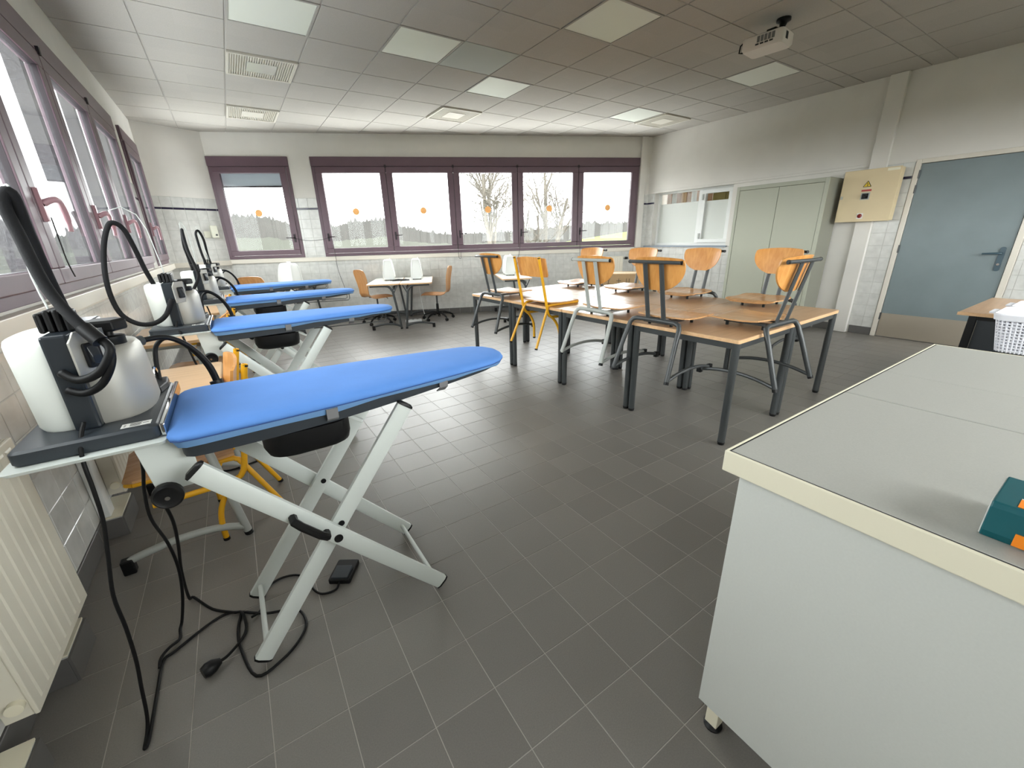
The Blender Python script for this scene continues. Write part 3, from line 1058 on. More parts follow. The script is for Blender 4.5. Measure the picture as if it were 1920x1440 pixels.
def make_chair(label, frame_mat, group):
    """cantilever school chair; z = 0 at the runners, front towards +y"""
    t = thing('school_chair', label, 'chair', (0, 0, 0), 0, group)
    for s in (-1, 1):
        MB().tube([(s * 0.232, -0.145, 0.012), (s * 0.212, -0.055, 0.26), (s * 0.203, -0.018, 0.352), (s * 0.188, -0.004, 0.378), (s * 0.155, 0.0, 0.388), (0, 0.0, 0.390)],
                  0.0165, 10, flat=1.0).build('leg', frame_mat, t, smooth='auto')
        MB().tube([(s * 0.232, -0.14, 0.022), (s * 0.232, -0.02, 0.050), (s * 0.232, 0.12, 0.062), (s * 0.232, 0.26, 0.052), (s * 0.232, 0.38, 0.026)], 0.0125, 8, smooth=3).build('runner', frame_mat, t, smooth='auto')
        MB().box(s * 0.232 - 0.015, 0.365, 0.0, s * 0.232 + 0.015, 0.40, 0.045).build('foot_cap', 'black_plastic', t, bevel=0.004)
        MB().cyl((s * 0.235, -0.150, 0.0), (s * 0.233, -0.143, 0.018), 0.017, n=10).build('foot_cap', 'black_plastic', t)
        MB().tube([(s * 0.064, 0.0, 0.392), (s * 0.064, -0.006, 0.43), (s * 0.064, -0.085, 0.79)], 0.019, 8, flat=0.5).build('upright', frame_mat, t, smooth='auto')
    MB().tube([(-0.197, -0.070, 0.788), (-0.10, -0.092, 0.79), (0, -0.099, 0.79), (0.10, -0.092, 0.79), (0.197, -0.070, 0.788)], 0.0115, 8, smooth=3).build('back_rail', frame_mat, t, smooth='auto')
    for s in (-1, 1):
        MB().cyl((s * 0.197, -0.070, 0.788), (s * 0.207, -0.065, 0.788), 0.013, n=8).build('rail_plug', 'black_plastic', t)
    def shp(q):
        if q < 0.72:
            return max(0.30, math.sqrt(max(0.0, 1 - ((0.72 - q) / 0.76) ** 2)))
        return 1.0 - 0.10 * ((q - 0.72) / 0.28) ** 3
    back_shell(MB(), 0, -0.022, 0.600, 0.822, 0.195, 0.045, 0.010, shp).build('backrest', 'chair_wood', t, smooth='auto', bevel=0.003)
    prof = []
    for i in range(14):
        q = i / 13
        y = 0.02 + 0.41 * q
        z = 0.412 - 0.012 * math.sin(math.pi * q) - (0.022 * ((q - 0.8) / 0.2) ** 2 if q > 0.8 else 0)
        w = 0.205 * (1 - 0.55 * max(0, (0.12 - q) / 0.12) ** 2) * (1 - 0.30 * max(0, (q - 0.9) / 0.1) ** 2)
        prof.append((y, z, w, 0.006))
    bent_ply(MB(), None, prof, 0.010).build('seat', 'seat_wood', t, smooth='auto', bevel=0.003)
    b = MB()
    b.box(-0.10, 0.0, 0.368, 0.10, 0.03, 0.388)
    b.box(-0.105, 0.03, 0.372, -0.075, 0.33, 0.392)
    b.box(0.075, 0.03, 0.372, 0.105, 0.33, 0.392)
    b.box(-0.105, 0.30, 0.372, 0.105, 0.33, 0.392)
    b.build('seat_bracket', frame_mat, t, bevel=0.003)
    for x, y in ((-0.09, 0.31), (0.09, 0.31), (-0.09, 0.06), (0.09, 0.06)):
        MB().cyl((x, y, 0.346), (x, y, 0.373), 0.011, n=10).build('rubber_pad', 'black_plastic', t)
    return t

def make_yellow_chair(label, group):
    t = thing('school_chair', label, 'chair', (0, 0, 0), 0, group)
    for s in (-1, 1):
        MB().tube([(s * 0.185, -0.095, 0.82), (s * 0.185, -0.09, 0.80), (s * 0.185, -0.012, 0.43), (s * 0.185, 0.012, 0.325), (s * 0.185, 0.05, 0.288), (s * 0.185, 0.12, 0.282), (s * 0.185, 0.36, 0.282)],
                  0.0135, 10, smooth=2).build('upright', 'yellow_metal', t, smooth='auto')
        MB().tube([(s * 0.17, 0.40, 0.394), (s * 0.17, 0.08, 0.394), (s * 0.172, 0.03, 0.385), (s * 0.178, 0.0, 0.34), (s * 0.205, -0.15, 0.004)], 0.0125, 10, smooth=2).build('rear_leg', 'yellow_metal', t, smooth='auto')
        MB().tube([(s * 0.188, 0.03, 0.30), (s * 0.19, 0.09, 0.25), (s * 0.194, 0.135, 0.17), (s * 0.20, 0.15, 0.09), (s * 0.20, 0.15, 0.004)], 0.0125, 10, smooth=3).build('front_leg', 'yellow_metal', t, smooth='auto')
        MB().cyl((s * 0.205, -0.1505, 0.0), (s * 0.2045, -0.147, 0.014), 0.0145, n=10).build('foot_cap', 'black_plastic', t)
        MB().cyl((s * 0.20, 0.15, 0.0), (s * 0.20, 0.15, 0.014), 0.0145, n=10).build('foot_cap', 'black_plastic', t)
        MB().cyl((s * 0.185, -0.096, 0.82), (s * 0.185, -0.097, 0.828), 0.0138, n=10).build('tube_plug', 'black_plastic', t)
    MB().tube([(-0.17, 0.40, 0.394), (-0.16, 0.42, 0.394), (0.16, 0.42, 0.394), (0.17, 0.40, 0.394)], 0.0115, 8).build('seat_tube', 'yellow_metal', t, smooth='auto')
    back_shell(MB(), 0, -0.036, 0.655, 0.835, 0.21, 0.028, 0.012, lambda q: 1 - 0.06 * max(0, (abs(q - 0.5) - 0.38) / 0.12) ** 2).build('backrest', 'chair_wood', t, smooth='auto', bevel=0.003)
    prof = []
    for i in range(12):
        q = i / 11
        prof.append((0.03 + 0.40 * q, 0.417 - 0.010 * math.sin(math.pi * q) - (0.015 * ((q - 0.8) / 0.2) ** 2 if q > 0.8 else 0),
                     0.195 * (1 - 0.2 * max(0, (q - 0.88) / 0.12) ** 2), 0.004))
    bent_ply(MB(), None, prof, 0.011).build('seat', 'seat_wood', t, smooth='auto', bevel=0.003)
    return t

# ------------------------------------------------------------------ joined tables
TA = R(2.2)
TO = Vector((1.845, 0.665, 0))
TU = Vector((math.cos(TA), math.sin(TA), 0))
TV = Vector((-math.sin(TA), math.cos(TA), 0))
TZ = 0.722
def make_table():
    t = thing('square_table', 'x', 'table', (0, 0, 0), 0, 'square wooden tables pushed together')
    MB().prism(rrect(-0.397, -0.397, 0.397, 0.397, 0.012, 3), TZ - 0.024, TZ).build('tabletop', 'table_wood', t, bevel=0.003)
    e = MB()
    o, i = rrect(-0.3985, -0.3985, 0.3985, 0.3985, 0.013, 3), rrect(-0.394, -0.394, 0.394, 0.394, 0.012, 3)
    e.rings([[(x, y, TZ - 0.0245) for x, y in o], [(x, y, TZ - 0.003) for x, y in o], [(x, y, TZ - 0.003) for x, y in i], [(x, y, TZ - 0.0245) for x, y in i]], cap=False)
    e.build('edge_strip', 'table_edge', t)
    a = MB()
    a.box(-0.375, -0.382, TZ - 0.066, 0.375, -0.355, TZ - 0.0245)
    a.box(-0.375, 0.355, TZ - 0.066, 0.375, 0.382, TZ - 0.0245)
    a.box(-0.382, -0.355, TZ - 0.066, -0.355, 0.355, TZ - 0.0245)
    a.box(0.355, -0.355, TZ - 0.066, 0.382, 0.355, TZ - 0.0245)
    a.build('apron', 'dark_metal', t)
    for x in (-0.372, 0.372):
        for y in (-0.372, 0.372):
            MB().cyl((x, y, 0.016), (x, y, TZ - 0.026), 0.0235, n=16).build('leg', 'dark_metal', t, smooth='auto')
            MB().lathe([(0.014, 0.0), (0.0215, 0.003), (0.0215, 0.014), (0.0245, 0.016), (0.0245, 0.022)], (x, y, 0), 14).build('foot_cap', 'black_plastic', t, smooth='auto')
    return t
tab0 = make_table()
def pos(u, v):
    return TO + TU * u + TV * v
colw = ['in the window-side row', 'in the row towards the cupboard']
roww = ['nearest the grey counter', 'second from the grey counter', 'third from the grey counter', 'farthest from the grey counter']
for c in range(2):
    for r in range(4):
        p = pos(0.40 + 0.80 * c, 0.40 + 0.80 * r)
        lb = 'square beech-topped table with dark grey legs, ' + roww[r] + ', ' + ('window-side row' if c == 0 else 'cupboard-side row')
        if c == 0 and r == 0:
            tab0.location = p
            tab0.rotation_euler = (0, 0, TA)
            tab0['label'] = lb
        else:
            dup(tab0, p, TA, lb)

CZ = TZ - 0.345
ch_d = make_chair('x', 'dark_metal', 'chairs hung on the joined tables')
ch_l = make_chair('x', 'light_metal', 'chairs hung on the joined tables')
ch_y = make_yellow_chair('x', 'chairs hung on the joined tables')
used = {}
def put_chair(proto, loc, rz, label, group=None):
    if proto.name not in used:
        used[proto.name] = 1
        proto.location = loc
        proto.rotation_euler = (0, 0, rz)
        proto['label'] = label
        if group:
            proto['group'] = group
        return proto
    return dup(proto, loc, rz, label, group)
def near_u(v, inset=-0.018):
    p = pos(inset, v)
    return (p.x, p.y, CZ)
def yv(y):
    return (y - 0.665) / math.cos(TA)
put_chair(ch_d, near_u(yv(3.36)), TA - R(90) + R(2), 'dark grey framed wooden chair hung on the table end closest to the back wall')
put_chair(ch_y, (pos(-0.02, yv(2.62)).x, pos(-0.02, yv(2.62)).y, TZ - 0.383 + 0.002), TA - R(90), 'yellow framed wooden chair hung on the table edge')
put_chair(ch_l, near_u(yv(1.84)), TA - R(90) - R(1), 'pale grey framed wooden chair hung beside the yellow one')
put_chair(ch_d, near_u(yv(1.255)), TA - R(90), 'dark grey framed wooden chair hung between the pale grey one and the counter')
p5 = pos(0.475, -0.02)
put_chair(ch_d, (p5.x, p5.y, CZ), TA - R(3), 'dark grey framed wooden chair hung on the short table end by the grey counter')
for y, lb in ((3.53, 'wooden chair hung on the far table edge in front of the radiator'), (2.72, 'wooden chair hung on the far table edge below the inner window corner'),
              (1.985, 'wooden chair hung on the far table edge in front of the white tiles'), (1.265, 'wooden chair hung on the far table edge in front of the cupboard doors')):
    q = pos(1.618, yv(y) - 0.05)
    put_chair(ch_d, (q.x, q.y, CZ), TA + R(90), lb)

# ------------------------------------------------------------------ single desks with one bent side leg
def make_desk(label, L, D, tz, top_mat, edge_mat, leg_mat, flip, group=None):
    """desk lying along +y from y=0 to L; user side at x=0, legs towards x=D (flip mirrors x)"""
    t = thing('school_desk', label, 'desk', (0, 0, 0), 0, group)
    fx = (lambda x: D - x) if flip else (lambda x: x)
    MB().prism(rrect(0, 0, D, L, 0.03, 4), tz - 0.022, tz).build('desktop', top_mat, t, bevel=0.003)
    e = MB()
    o, i = rrect(-0.0015, -0.0015, D + 0.0015, L + 0.0015, 0.031, 4), rrect(0.004, 0.004, D - 0.004, L - 0.004, 0.028, 4)
    e.rings([[(x, y, tz - 0.0225) for x, y in o], [(x, y, tz - 0.003) for x, y in o], [(x, y, tz - 0.003) for x, y in i], [(x, y, tz - 0.0225) for x, y in i]], cap=False)
    e.build('edge_strip', edge_mat, t)
    for y in (0.05, L - 0.05):
        MB().tube([(fx(0.04), y, tz - 0.036), (fx(D * 0.50), y, tz - 0.036), (fx(D * 0.66), y, tz - 0.05), (fx(D * 0.76), y, tz - 0.11), (fx(D * 0.80), y, tz - 0.19), (fx(D * 0.93), y, 0.018)],
                  0.0175, 12, smooth=3).build('leg', leg_mat, t, smooth='auto')
        MB().tube([(fx(D * 0.92), y, 0.045), (fx(D * 0.7), y, 0.082), (fx(D * 0.4), y, 0.088), (fx(D * 0.12), y, 0.066), (fx(0.02), y, 0.05)], 0.0165, 10, smooth=3).build('runner', leg_mat, t, smooth='auto')
        m = MB()
        m.box(min(fx(0.0), fx(0.045)), y - 0.02, 0.0, max(fx(0.0), fx(0.045)), y + 0.02, 0.07)
        m.build('foot_pad', 'black_plastic', t, bevel=0.006)
        MB().cyl((fx(D * 0.935), y, 0.0), (fx(D * 0.928), y, 0.02), 0.019, n=12).build('foot_pad', 'black_plastic', t)
        MB().tube([(fx(D * 0.80), y, tz - 0.16), (fx(D * 0.93), y, tz - 0.03)], 0.009, 8).build('brace', leg_mat, t, smooth='auto')
    MB().box(min(fx(D * 0.78), fx(D * 0.83)), 0.06, tz - 0.10, max(fx(D * 0.78), fx(D * 0.83)), L - 0.06, tz - 0.06).build('beam', leg_mat, t)
    return t
BA_ = math.atan2(WDIR.y, WDIR.x)
def wn_(w, n, z=0.0):
    v = WDIR * w + NDIR * n
    return (v.x, v.y, z)
GD = 'white-topped desks along the back wall'
dA = make_desk('white-topped desk with dark grey bent legs beside the left swivel chair, left of the pair', 1.25, 0.49, 0.722, 'desk_white', 'table_edge', 'dark_metal', False, GD)
dA.location = wn_(-1.475, 5.93); dA.rotation_euler = (0, 0, BA_)
dB = make_desk('white-topped desk with dark grey bent legs beside the right swivel chair, right of the pair', 1.25, 0.49, 0.722, 'desk_white', 'table_edge', 'dark_metal', True, GD)
dB.location = wn_(-0.97, 5.93); dB.rotation_euler = (0, 0, BA_)
dC = dup(dA, wn_(-2.96, 5.95), BA_, 'white-topped desk half hidden behind the farthest ironing boards')
dD = dup(dA, wn_(0.66, 5.96), BA_, 'white-topped desk behind the hung chairs, nearest the right-hand corner')

# ------------------------------------------------------------------ covered sewing machines
def make_machine(label):
    t = thing('sewing_machine', label, 'sewing machine', (0, 0, 0), 0, 'covered sewing machines')
    # local: long side along +y (0.40), narrow end towards -y
    b = MB()
    b.prism(rrect(-0.08, -0.19, 0.08, 0.19, 0.02, 3), 0.012, 0.055)
    b.build('base', 'white_paint', t, bevel=0.004)
    rings = []
    for z, w0, w1, y0, y1 in ((0.045, 0.098, 0.098, -0.20, 0.20), (0.06, 0.098, 0.098, -0.20, 0.20), (0.15, 0.090, 0.088, -0.196, 0.19), (0.24, 0.080, 0.076, -0.188, 0.17), (0.30, 0.070, 0.066, -0.178, 0.14), (0.325, 0.060, 0.056, -0.165, 0.12), (0.333, 0.045, 0.04, -0.15, 0.10)):
        rings.append([(x, y, z) for x, y in rrect(-w0, y0, w1, y1, 0.028, 4)])
    MB().rings(rings).build('cover', 'machine_white', t, smooth='auto')
    q = MB()
    q.tube([(-0.086, -0.203, 0.06), (-0.078, -0.198, 0.16), (-0.066, -0.187, 0.26), (-0.054, -0.172, 0.315)], 0.006, 6, smooth=3)
    q.tube([(0.086, -0.203, 0.06), (0.076, -0.198, 0.16), (0.064, -0.187, 0.26), (0.052, -0.172, 0.315)], 0.006, 6, smooth=3)
    q.build('seam', 'machine_white', t, smooth='auto')
    MB().tube([(0.03, -0.04, 0.325), (0.035, -0.04, 0.345), (0.035, 0.05, 0.345), (0.03, 0.05, 0.325)], 0.008, 8).build('handle', 'machine_white', t, smooth='auto')
    k = MB()
    for x in (-0.06, 0.06):
        for y in (-0.16, 0.16):
            k.cyl((x, y, 0.0), (x, y, 0.014), 0.012, n=10)
    k.build('foot', 'black_plastic', t)
    return t
MZ = 0.722
m0 = make_machine('white covered sewing machine on the left desk of the pair')
m0.location = wn_(-1.20, 6.72, MZ); m0.rotation_euler = (0, 0, BA_ + R(4))
dup(m0, wn_(-0.735, 6.70, MZ), BA_ + R(2), 'white covered sewing machine on the right desk of the pair')
dup(m0, wn_(0.89, 6.75, MZ), BA_ + R(0), 'white covered sewing machine behind the yellow hung chair')
dup(m0, wn_(-2.77, 6.62, MZ), BA_ + R(50), 'white covered sewing machine standing left, behind the ironing boards')

def loose(name, label, cat, paths, r, material='black_cable', z=None):
    m = MB()
    for p in paths:
        m.tube(p, r, 6, smooth=5)
    o = m.build(name, material, smooth=True, fix=False)
    tag(o, label, cat)
    return o
def dz(w, n, z=MZ + 0.008):
    return wn_(w, n, z)
loose('cable', 'tangled black cables lying between the two sewing machines', 'cable', [[dz(-1.16, 6.42), dz(-1.10, 6.46), dz(-1.02, 6.40), dz(-0.95, 6.47), dz(-0.9, 6.40), dz(-0.86, 6.47), dz(-0.98, 6.52), dz(-1.08, 6.50), dz(-1.12, 6.38), dz(-0.99, 6.36), dz(-0.85, 6.38)],
      [dz(-1.10, 6.40, MZ + 0.016), dz(-1.03, 6.45, MZ + 0.02), dz(-0.96, 6.39, MZ + 0.02), dz(-0.90, 6.44, MZ + 0.016)]], 0.0065)
ps = thing('power_strip', 'white multi-socket power strip on the floor under the back desks', 'power strip', wn_(-0.86, 6.55, 0.0), BA_ + R(10))
MB().prism(rrect(-0.14, -0.035, 0.14, 0.035, 0.012, 3), 0.0, 0.042).build('body', 'white_paint', ps, bevel=0.004)
sk = MB()
for i in range(3):
    sk.cyl((-0.09 + i * 0.08, 0, 0.042), (-0.09 + i * 0.08, 0, 0.0435), 0.02, n=14)
sk.build('socket', 'slot_grey', ps)
MB().tube([(0.14, 0, 0.02), (0.2, 0.03, 0.01), (0.24, 0.2, 0.01), (0.22, 0.35, 0.2), (0.2, 0.42, 0.6)], 0.006, 6, smooth=4).build('cable', 'white_paint', ps, smooth=True)

# ------------------------------------------------------------------ swivel chairs with a one-piece plywood shell
def make_swivel(label):
    t = thing('swivel_chair', label, 'chair', (0, 0, 0), 0, 'plywood swivel chairs along the back wall')
    prof = []
    pts = [(0.24, 0.455, 0.17), (0.21, 0.472, 0.195), (0.10, 0.475, 0.205), (-0.02, 0.470, 0.20), (-0.12, 0.468, 0.185), (-0.175, 0.485, 0.165), (-0.20, 0.53, 0.15), (-0.205, 0.60, 0.150), (-0.210, 0.68, 0.165), (-0.225, 0.77, 0.182), (-0.245, 0.86, 0.180), (-0.255, 0.905, 0.155), (-0.258, 0.918, 0.12)]
    for y, z, w in pts:
        prof.append((y, z, w, 0.02))
    pp = []
    for i in range(len(prof) - 1):
        for s in range(3):
            q = s / 3
            pp.append(tuple(a + (b - a) * q for a, b in zip(prof[i], prof[i + 1])))
    pp.append(prof[-1])
    bent_ply(MB(), None, pp, 0.011, 11).build('seat_shell', 'shell_wood', t, smooth='auto', bevel=0.002)
    MB().box(-0.09, -0.10, 0.442, 0.09, 0.10, 0.462).build('seat_plate', 'dark_metal', t, bevel=0.004)
    MB().tube([(0.05, 0.06, 0.448), (0.18, 0.08, 0.445), (0.205, 0.085, 0.43)], 0.006, 6).build('lever', 'black_plastic', t)
    MB().cyl((0, 0, 0.24), (0, 0, 0.445), 0.014, n=14).build('gas_post', 'dark_metal', t, smooth='auto')
    MB().cyl((0, 0, 0.09), (0, 0, 0.28), 0.026, 0.022, n=16).build('post_sleeve', 'black_plastic', t, smooth='auto')
    for k in range(5):
        a = R(72 * k + 10)
        c, s = math.cos(a), math.sin(a)
        MB().tube([(0.02 * c, 0.02 * s, 0.125), (0.12 * c, 0.12 * s, 0.125), (0.22 * c, 0.22 * s, 0.095), (0.27 * c, 0.27 * s, 0.066)], [0.022, 0.02, 0.016, 0.013], 8).build('base_arm', 'black_plastic', t, smooth='auto')
        w = MB()
        for o in (-0.016, 0.008):
            p = Vector((0.275 * c, 0.275 * s, 0.026)) + Vector((-s, c, 0)) * o
            w.cyl(p, p + Vector((-s, c, 0)) * 0.013, 0.026, n=14)
        w.cyl((0.272 * c, 0.272 * s, 0.03), (0.272 * c, 0.272 * s, 0.068), 0.009, n=8)
        w.build('castor', 'black_plastic', t, smooth='auto')
    return t
s1 = make_swivel('plywood shell swivel chair left of the paired white desks')
s1.location = wn_(-1.44, 6.62); s1.rotation_euler = (0, 0, BA_ - R(90) + R(38))
dup(s1, wn_(-0.43, 6.68), BA_ + R(90) - R(14), 'plywood shell swivel chair right of the paired white desks')
dup(s1, wn_(-3.02, 6.02), R(-24), 'plywood chair whose back shows behind the farthest ironing board')

# ------------------------------------------------------------------ ironing boards
def board_outline(n=14):
    """plan outline in metres, x along the board, y across (0 = axis)"""
    half = [(-0.855, 0.0), (-0.855, 0.180), (-0.848, 0.203), (-0.828, 0.218), (-0.79, 0.222), (-0.62, 0.219), (-0.45, 0.211), (-0.30, 0.198), (-0.15, 0.181), (0.0, 0.162), (0.10, 0.148), (0.17, 0.134), (0.22, 0.112), (0.256, 0.075), (0.273, 0.032), (0.276, 0.0)]
    lo = [(x, -y) for x, y in half]
    up = [(x, y) for x, y in half[::-1]][1:-1]
    return lo + up
OUT = board_outline()
def inset(d):
    o = []
    for x, y in OUT:
        cx, cy = -0.32, 0.0
        kx = 1 - d / 0.55
        ww = max(abs(y), 1e-6)
        o.append((cx + (x - cx) * kx, y * max(0.0, 1 - d / max(0.12, ww)) if abs(y) > 1e-6 else 0.0))
    return o
def loop(d, z, zf=None):
    return [(x, y, (zf(x) if zf else z)) for x, y in inset(d)]
def skirt_low(x):
    # the elastic straps pull the skirt down, between them the hem arches up
    s1, s2 = -0.455, -0.055
    if x < s1:
        a = (x + 0.842) / (s1 + 0.842)
    elif x < s2:
        a = (x - s1) / (s2 - s1)
    else:
        a = min(1.0, (x - s2) / 0.32)
    return 0.836 + (0.012 if x > s1 else 0.004) * math.sin(math.pi * max(0.0, min(1.0, a)))
def make_board(label, tray):
    t = thing('ironing_board', label, 'ironing board', (0, 0, 0), 0, 'blue ironing boards along the window wall')
    # board axis y=0; height 0.885
    MB().rings([loop(0.006, 0.860), loop(-0.002, 0.862), loop(-0.004, 0.868), loop(0.0, 0.876), loop(0.010, 0.883), loop(0.03, 0.887), loop(0.09, 0.889)]).build('cover', 'blue_cover', t, smooth=True)
    MB().rings([loop(0.02, 0, skirt_low), loop(0.008, 0, skirt_low), loop(0.003, 0.850), loop(0.002, 0.8605), loop(0.02, 0.8605)]).build('cover_skirt', 'blue_skirt', t, smooth='auto')
    MB().tube([(x, y, 0.861) for x, y in inset(-0.0015)] + [(inset(-0.0015)[0][0], 0, 0.861)], 0.0022, 5, cap=False).build('piping', 'blue_piping', t, smooth=True)
    def zb(x):
        return 0.797 + 0.036 * max(0, min(1, (x + 0.55) / 0.75)) ** 1.3
    MB().rings([loop(0.035, 0, zb), loop(0.018, 0, lambda x: zb(x) + 0.006), loop(0.016, 0.848)]).build('board_body', 'anthracite', t, smooth='auto')
    # vacuum box
    v = MB()
    rs = []
    for z, d in ((0.700, 0.03), (0.712, 0.01), (0.74, 0.0), (0.79, 0.0)):
        rs.append([(x, y, z) for x, y in rrect(-0.655 + d, -0.17 + d, -0.395 - d * 0.5, 0.17 - d, 0.06, 5)])
    v.rings(rs).build('vacuum_box', 'black_plastic', t, smooth='auto')
    for sx in (-0.455, -0.055):
        m = MB()
        hw = 0.208 if sx < -0.2 else 0.158
        for s in (-1, 1):
            m = MB()
            m.rings([[(sx - 0.017, s * (hw + 0.006), 0.856), (sx + 0.017, s * (hw + 0.004), 0.856), (sx + 0.017, s * (hw + 0.0), 0.856), (sx - 0.017, s * (hw + 0.002), 0.856)],
                     [(sx - 0.017, s * (hw + 0.002), 0.822), (sx + 0.017, s * (hw + 0.0), 0.822), (sx + 0.017, s * (hw - 0.004), 0.822), (sx - 0.017, s * (hw - 0.002), 0.822)],
                     [(sx - 0.017, s * (hw - 0.03), 0.800), (sx + 0.017, s * (hw - 0.03), 0.800), (sx + 0.017, s * (hw - 0.034), 0.802), (sx - 0.017, s * (hw - 0.034), 0.802)]])
            m.build('elastic_strap', 'elastic', t)
    # crossed legs: A pair (inner), B pair (outer)
    def leg(p0, p1, nm, y):
        m = MB()
        d = (Vector(p1) - Vector(p0)).normalized()
        n = Vector((0, 1, 0)).cross(d).normalized()
        rs = []
        for q in (Vector(p0), Vector(p1)):
            ring_ = []
            for k in range(12):
                a = 2 * math.pi * k / 12
                cx = max(-1, min(1, 1.25 * math.cos(a)))
                sx = max(-1, min(1, 1.25 * math.sin(a)))
                ring_.append(q + n * (0.027 * cx) + Vector((0, 1, 0)) * (0.0125 * sx))
            rs.append(ring_)
        m.rings(rs)
        l = m.build('leg', 'white_metal', t, smooth='auto')
        for q, dd in ((Vector(p0), -1), (Vector(p1), 1)):
            c = MB()
            rs = []
            for off, kk in ((0, 1.04), (0.007, 1.0), (0.012, 0.7)):
                rs.append([q + d * (dd * off) + n * (0.0275 * kk * max(-1, min(1, 1.25 * math.cos(2 * math.pi * k / 12)))) + Vector((0, 1, 0)) * (0.013 * kk * max(-1, min(1, 1.25 * math.sin(2 * math.pi * k / 12)))) for k in range(12)])
            c.rings(rs).build('end_cap', 'black_plastic', l, smooth='auto')
        return l
    for y in (-0.190, 0.128):
        leg((-0.803, y, 0.027), (-0.222, y, 0.800), 'A', y)
    for y in (-0.233, 0.160):
        l = leg((-0.172, y, 0.026), (-0.815, y, 0.776), 'B', y)
        s = -1 if y < 0 else 1
        MB().cyl((-0.512, y + s * 0.0125, 0.416), (-0.512, y + s * 0.0165, 0.416), 0.014, n=14).build('pivot_cap', 'black_plastic', l)
    for y in (-0.190, 0.128):
        MB().cyl((-0.49, y - 0.016, 0.439), (-0.49, y - 0.013, 0.439), 0.010, n=12).build('bolt', 'black_plastic', t)
    MB().cyl((-0.785, -0.190, 0.068), (-0.785, 0.128, 0.068), 0.009, n=10).build('cross_rod', 'white_metal', t, smooth='auto')
    MB().cyl((-0.197, -0.233, 0.060), (-0.197, 0.160, 0.060), 0.009, n=10).build('cross_rod', 'white_metal', t, smooth='auto')
    # black carrying handle on the near outer leg
    hd = Vector((-0.639, 0, 0.744)).normalized()
    hn = Vector((0, 1, 0)).cross(hd).normalized()
    hc = Vector((-0.585, -0.233, 0.502))
    m = MB()
    y0 = -0.0135
    m.tube([hc - hd * 0.062 + Vector((0, y0, 0)) - hn * 0.0, hc - hd * 0.06 + Vector((0, y0 - 0.026, 0)), hc - hd * 0.035 + Vector((0, y0 - 0.034, 0)), hc + hd * 0.035 + Vector((0, y0 - 0.034, 0)), hc + hd * 0.06 + Vector((0, y0 - 0.026, 0)), hc + hd * 0.062 + Vector((0, y0, 0))], 0.013, 8)
    m.build('carrying_handle', 'black_plastic', t, smooth='auto')
    # height lever and slide bracket under the board
    MB().bar((-0.43, -0.10, 0.805), (-0.355, -0.14, 0.76), 0.02, 0.012).build('height_lever', 'white_metal', t, bevel=0.003)
    # plate carrying the shelf, with transport wheel
    m = MB()
    m.rings([[(x, -0.160, z) for x, z in ((-0.935, 0.856), (-0.815, 0.856), (-0.818, 0.730), (-0.826, 0.712), (-0.84, 0.706), (-0.90, 0.706), (-0.918, 0.716))],
             [(x, -0.153, z) for x, z in ((-0.935, 0.856), (-0.815, 0.856), (-0.818, 0.730), (-0.826, 0.712), (-0.84, 0.706), (-0.90, 0.706), (-0.918, 0.716))]])
    m.build('side_plate', 'white_metal', t, bevel=0.002)
    m = MB()
    m.rings([[(x, 0.128, z) for x, z in ((-0.935, 0.856), (-0.815, 0.856), (-0.818, 0.730), (-0.826, 0.712), (-0.84, 0.706), (-0.90, 0.706), (-0.918, 0.716))],
             [(x, 0.135, z) for x, z in ((-0.935, 0.856), (-0.815, 0.856), (-0.818, 0.730), (-0.826, 0.712), (-0.84, 0.706), (-0.90, 0.706), (-0.918, 0.716))]])
    m.build('side_plate', 'white_metal', t, bevel=0.002)
    for s in (-1, 1):
        w = MB(Matrix.Translation((-0.896, s * (0.175 if s < 0 else 0.150), 0.700)) @ Matrix.Rotation(R(90), 4, 'X'))
        w.lathe([(0.006, -0.014), (0.030, -0.014), (0.036, -0.008), (0.036, 0.008), (0.030, 0.014), (0.022, 0.010), (0.006, 0.012)], n=22)
        wo = w.build('wheel', 'black_plastic', t, smooth='auto')
        MB().cyl((-0.896, s * (0.191 if s < 0 else 0.166), 0.700), (-0.896, s * (0.194 if s < 0 else 0.169), 0.700), 0.006, n=10).build('axle_cap', 'chrome', wo)
    # shelf
    m = MB()
    m.rings([[(x, y, 0.856) for x, y in rrect(-1.150, -0.195, -0.862, 0.28, 0.012, 3)], [(x, y, 0.866) for x, y in rrect(-1.158, -0.202, -0.858, 0.285, 0.014, 3)]])
    m.build('shelf', 'white_metal', t, bevel=0.003)
    if tray:
        y = 0.0
        MB().tube([(-0.30, -0.14, 0.80), (0.20, -0.06, 0.775), (0.215, -0.05, 0.79), (0.215, -0.05, 0.835)], 0.0032, 6).build('wire_rack', 'dark_metal', t, smooth='auto')
        MB().tube([(-0.30, 0.14, 0.80), (0.20, 0.06, 0.775), (0.215, 0.05, 0.79), (0.215, 0.05, 0.835)], 0.0032, 6).build('wire_rack', 'dark_metal', t, smooth='auto')
    return t

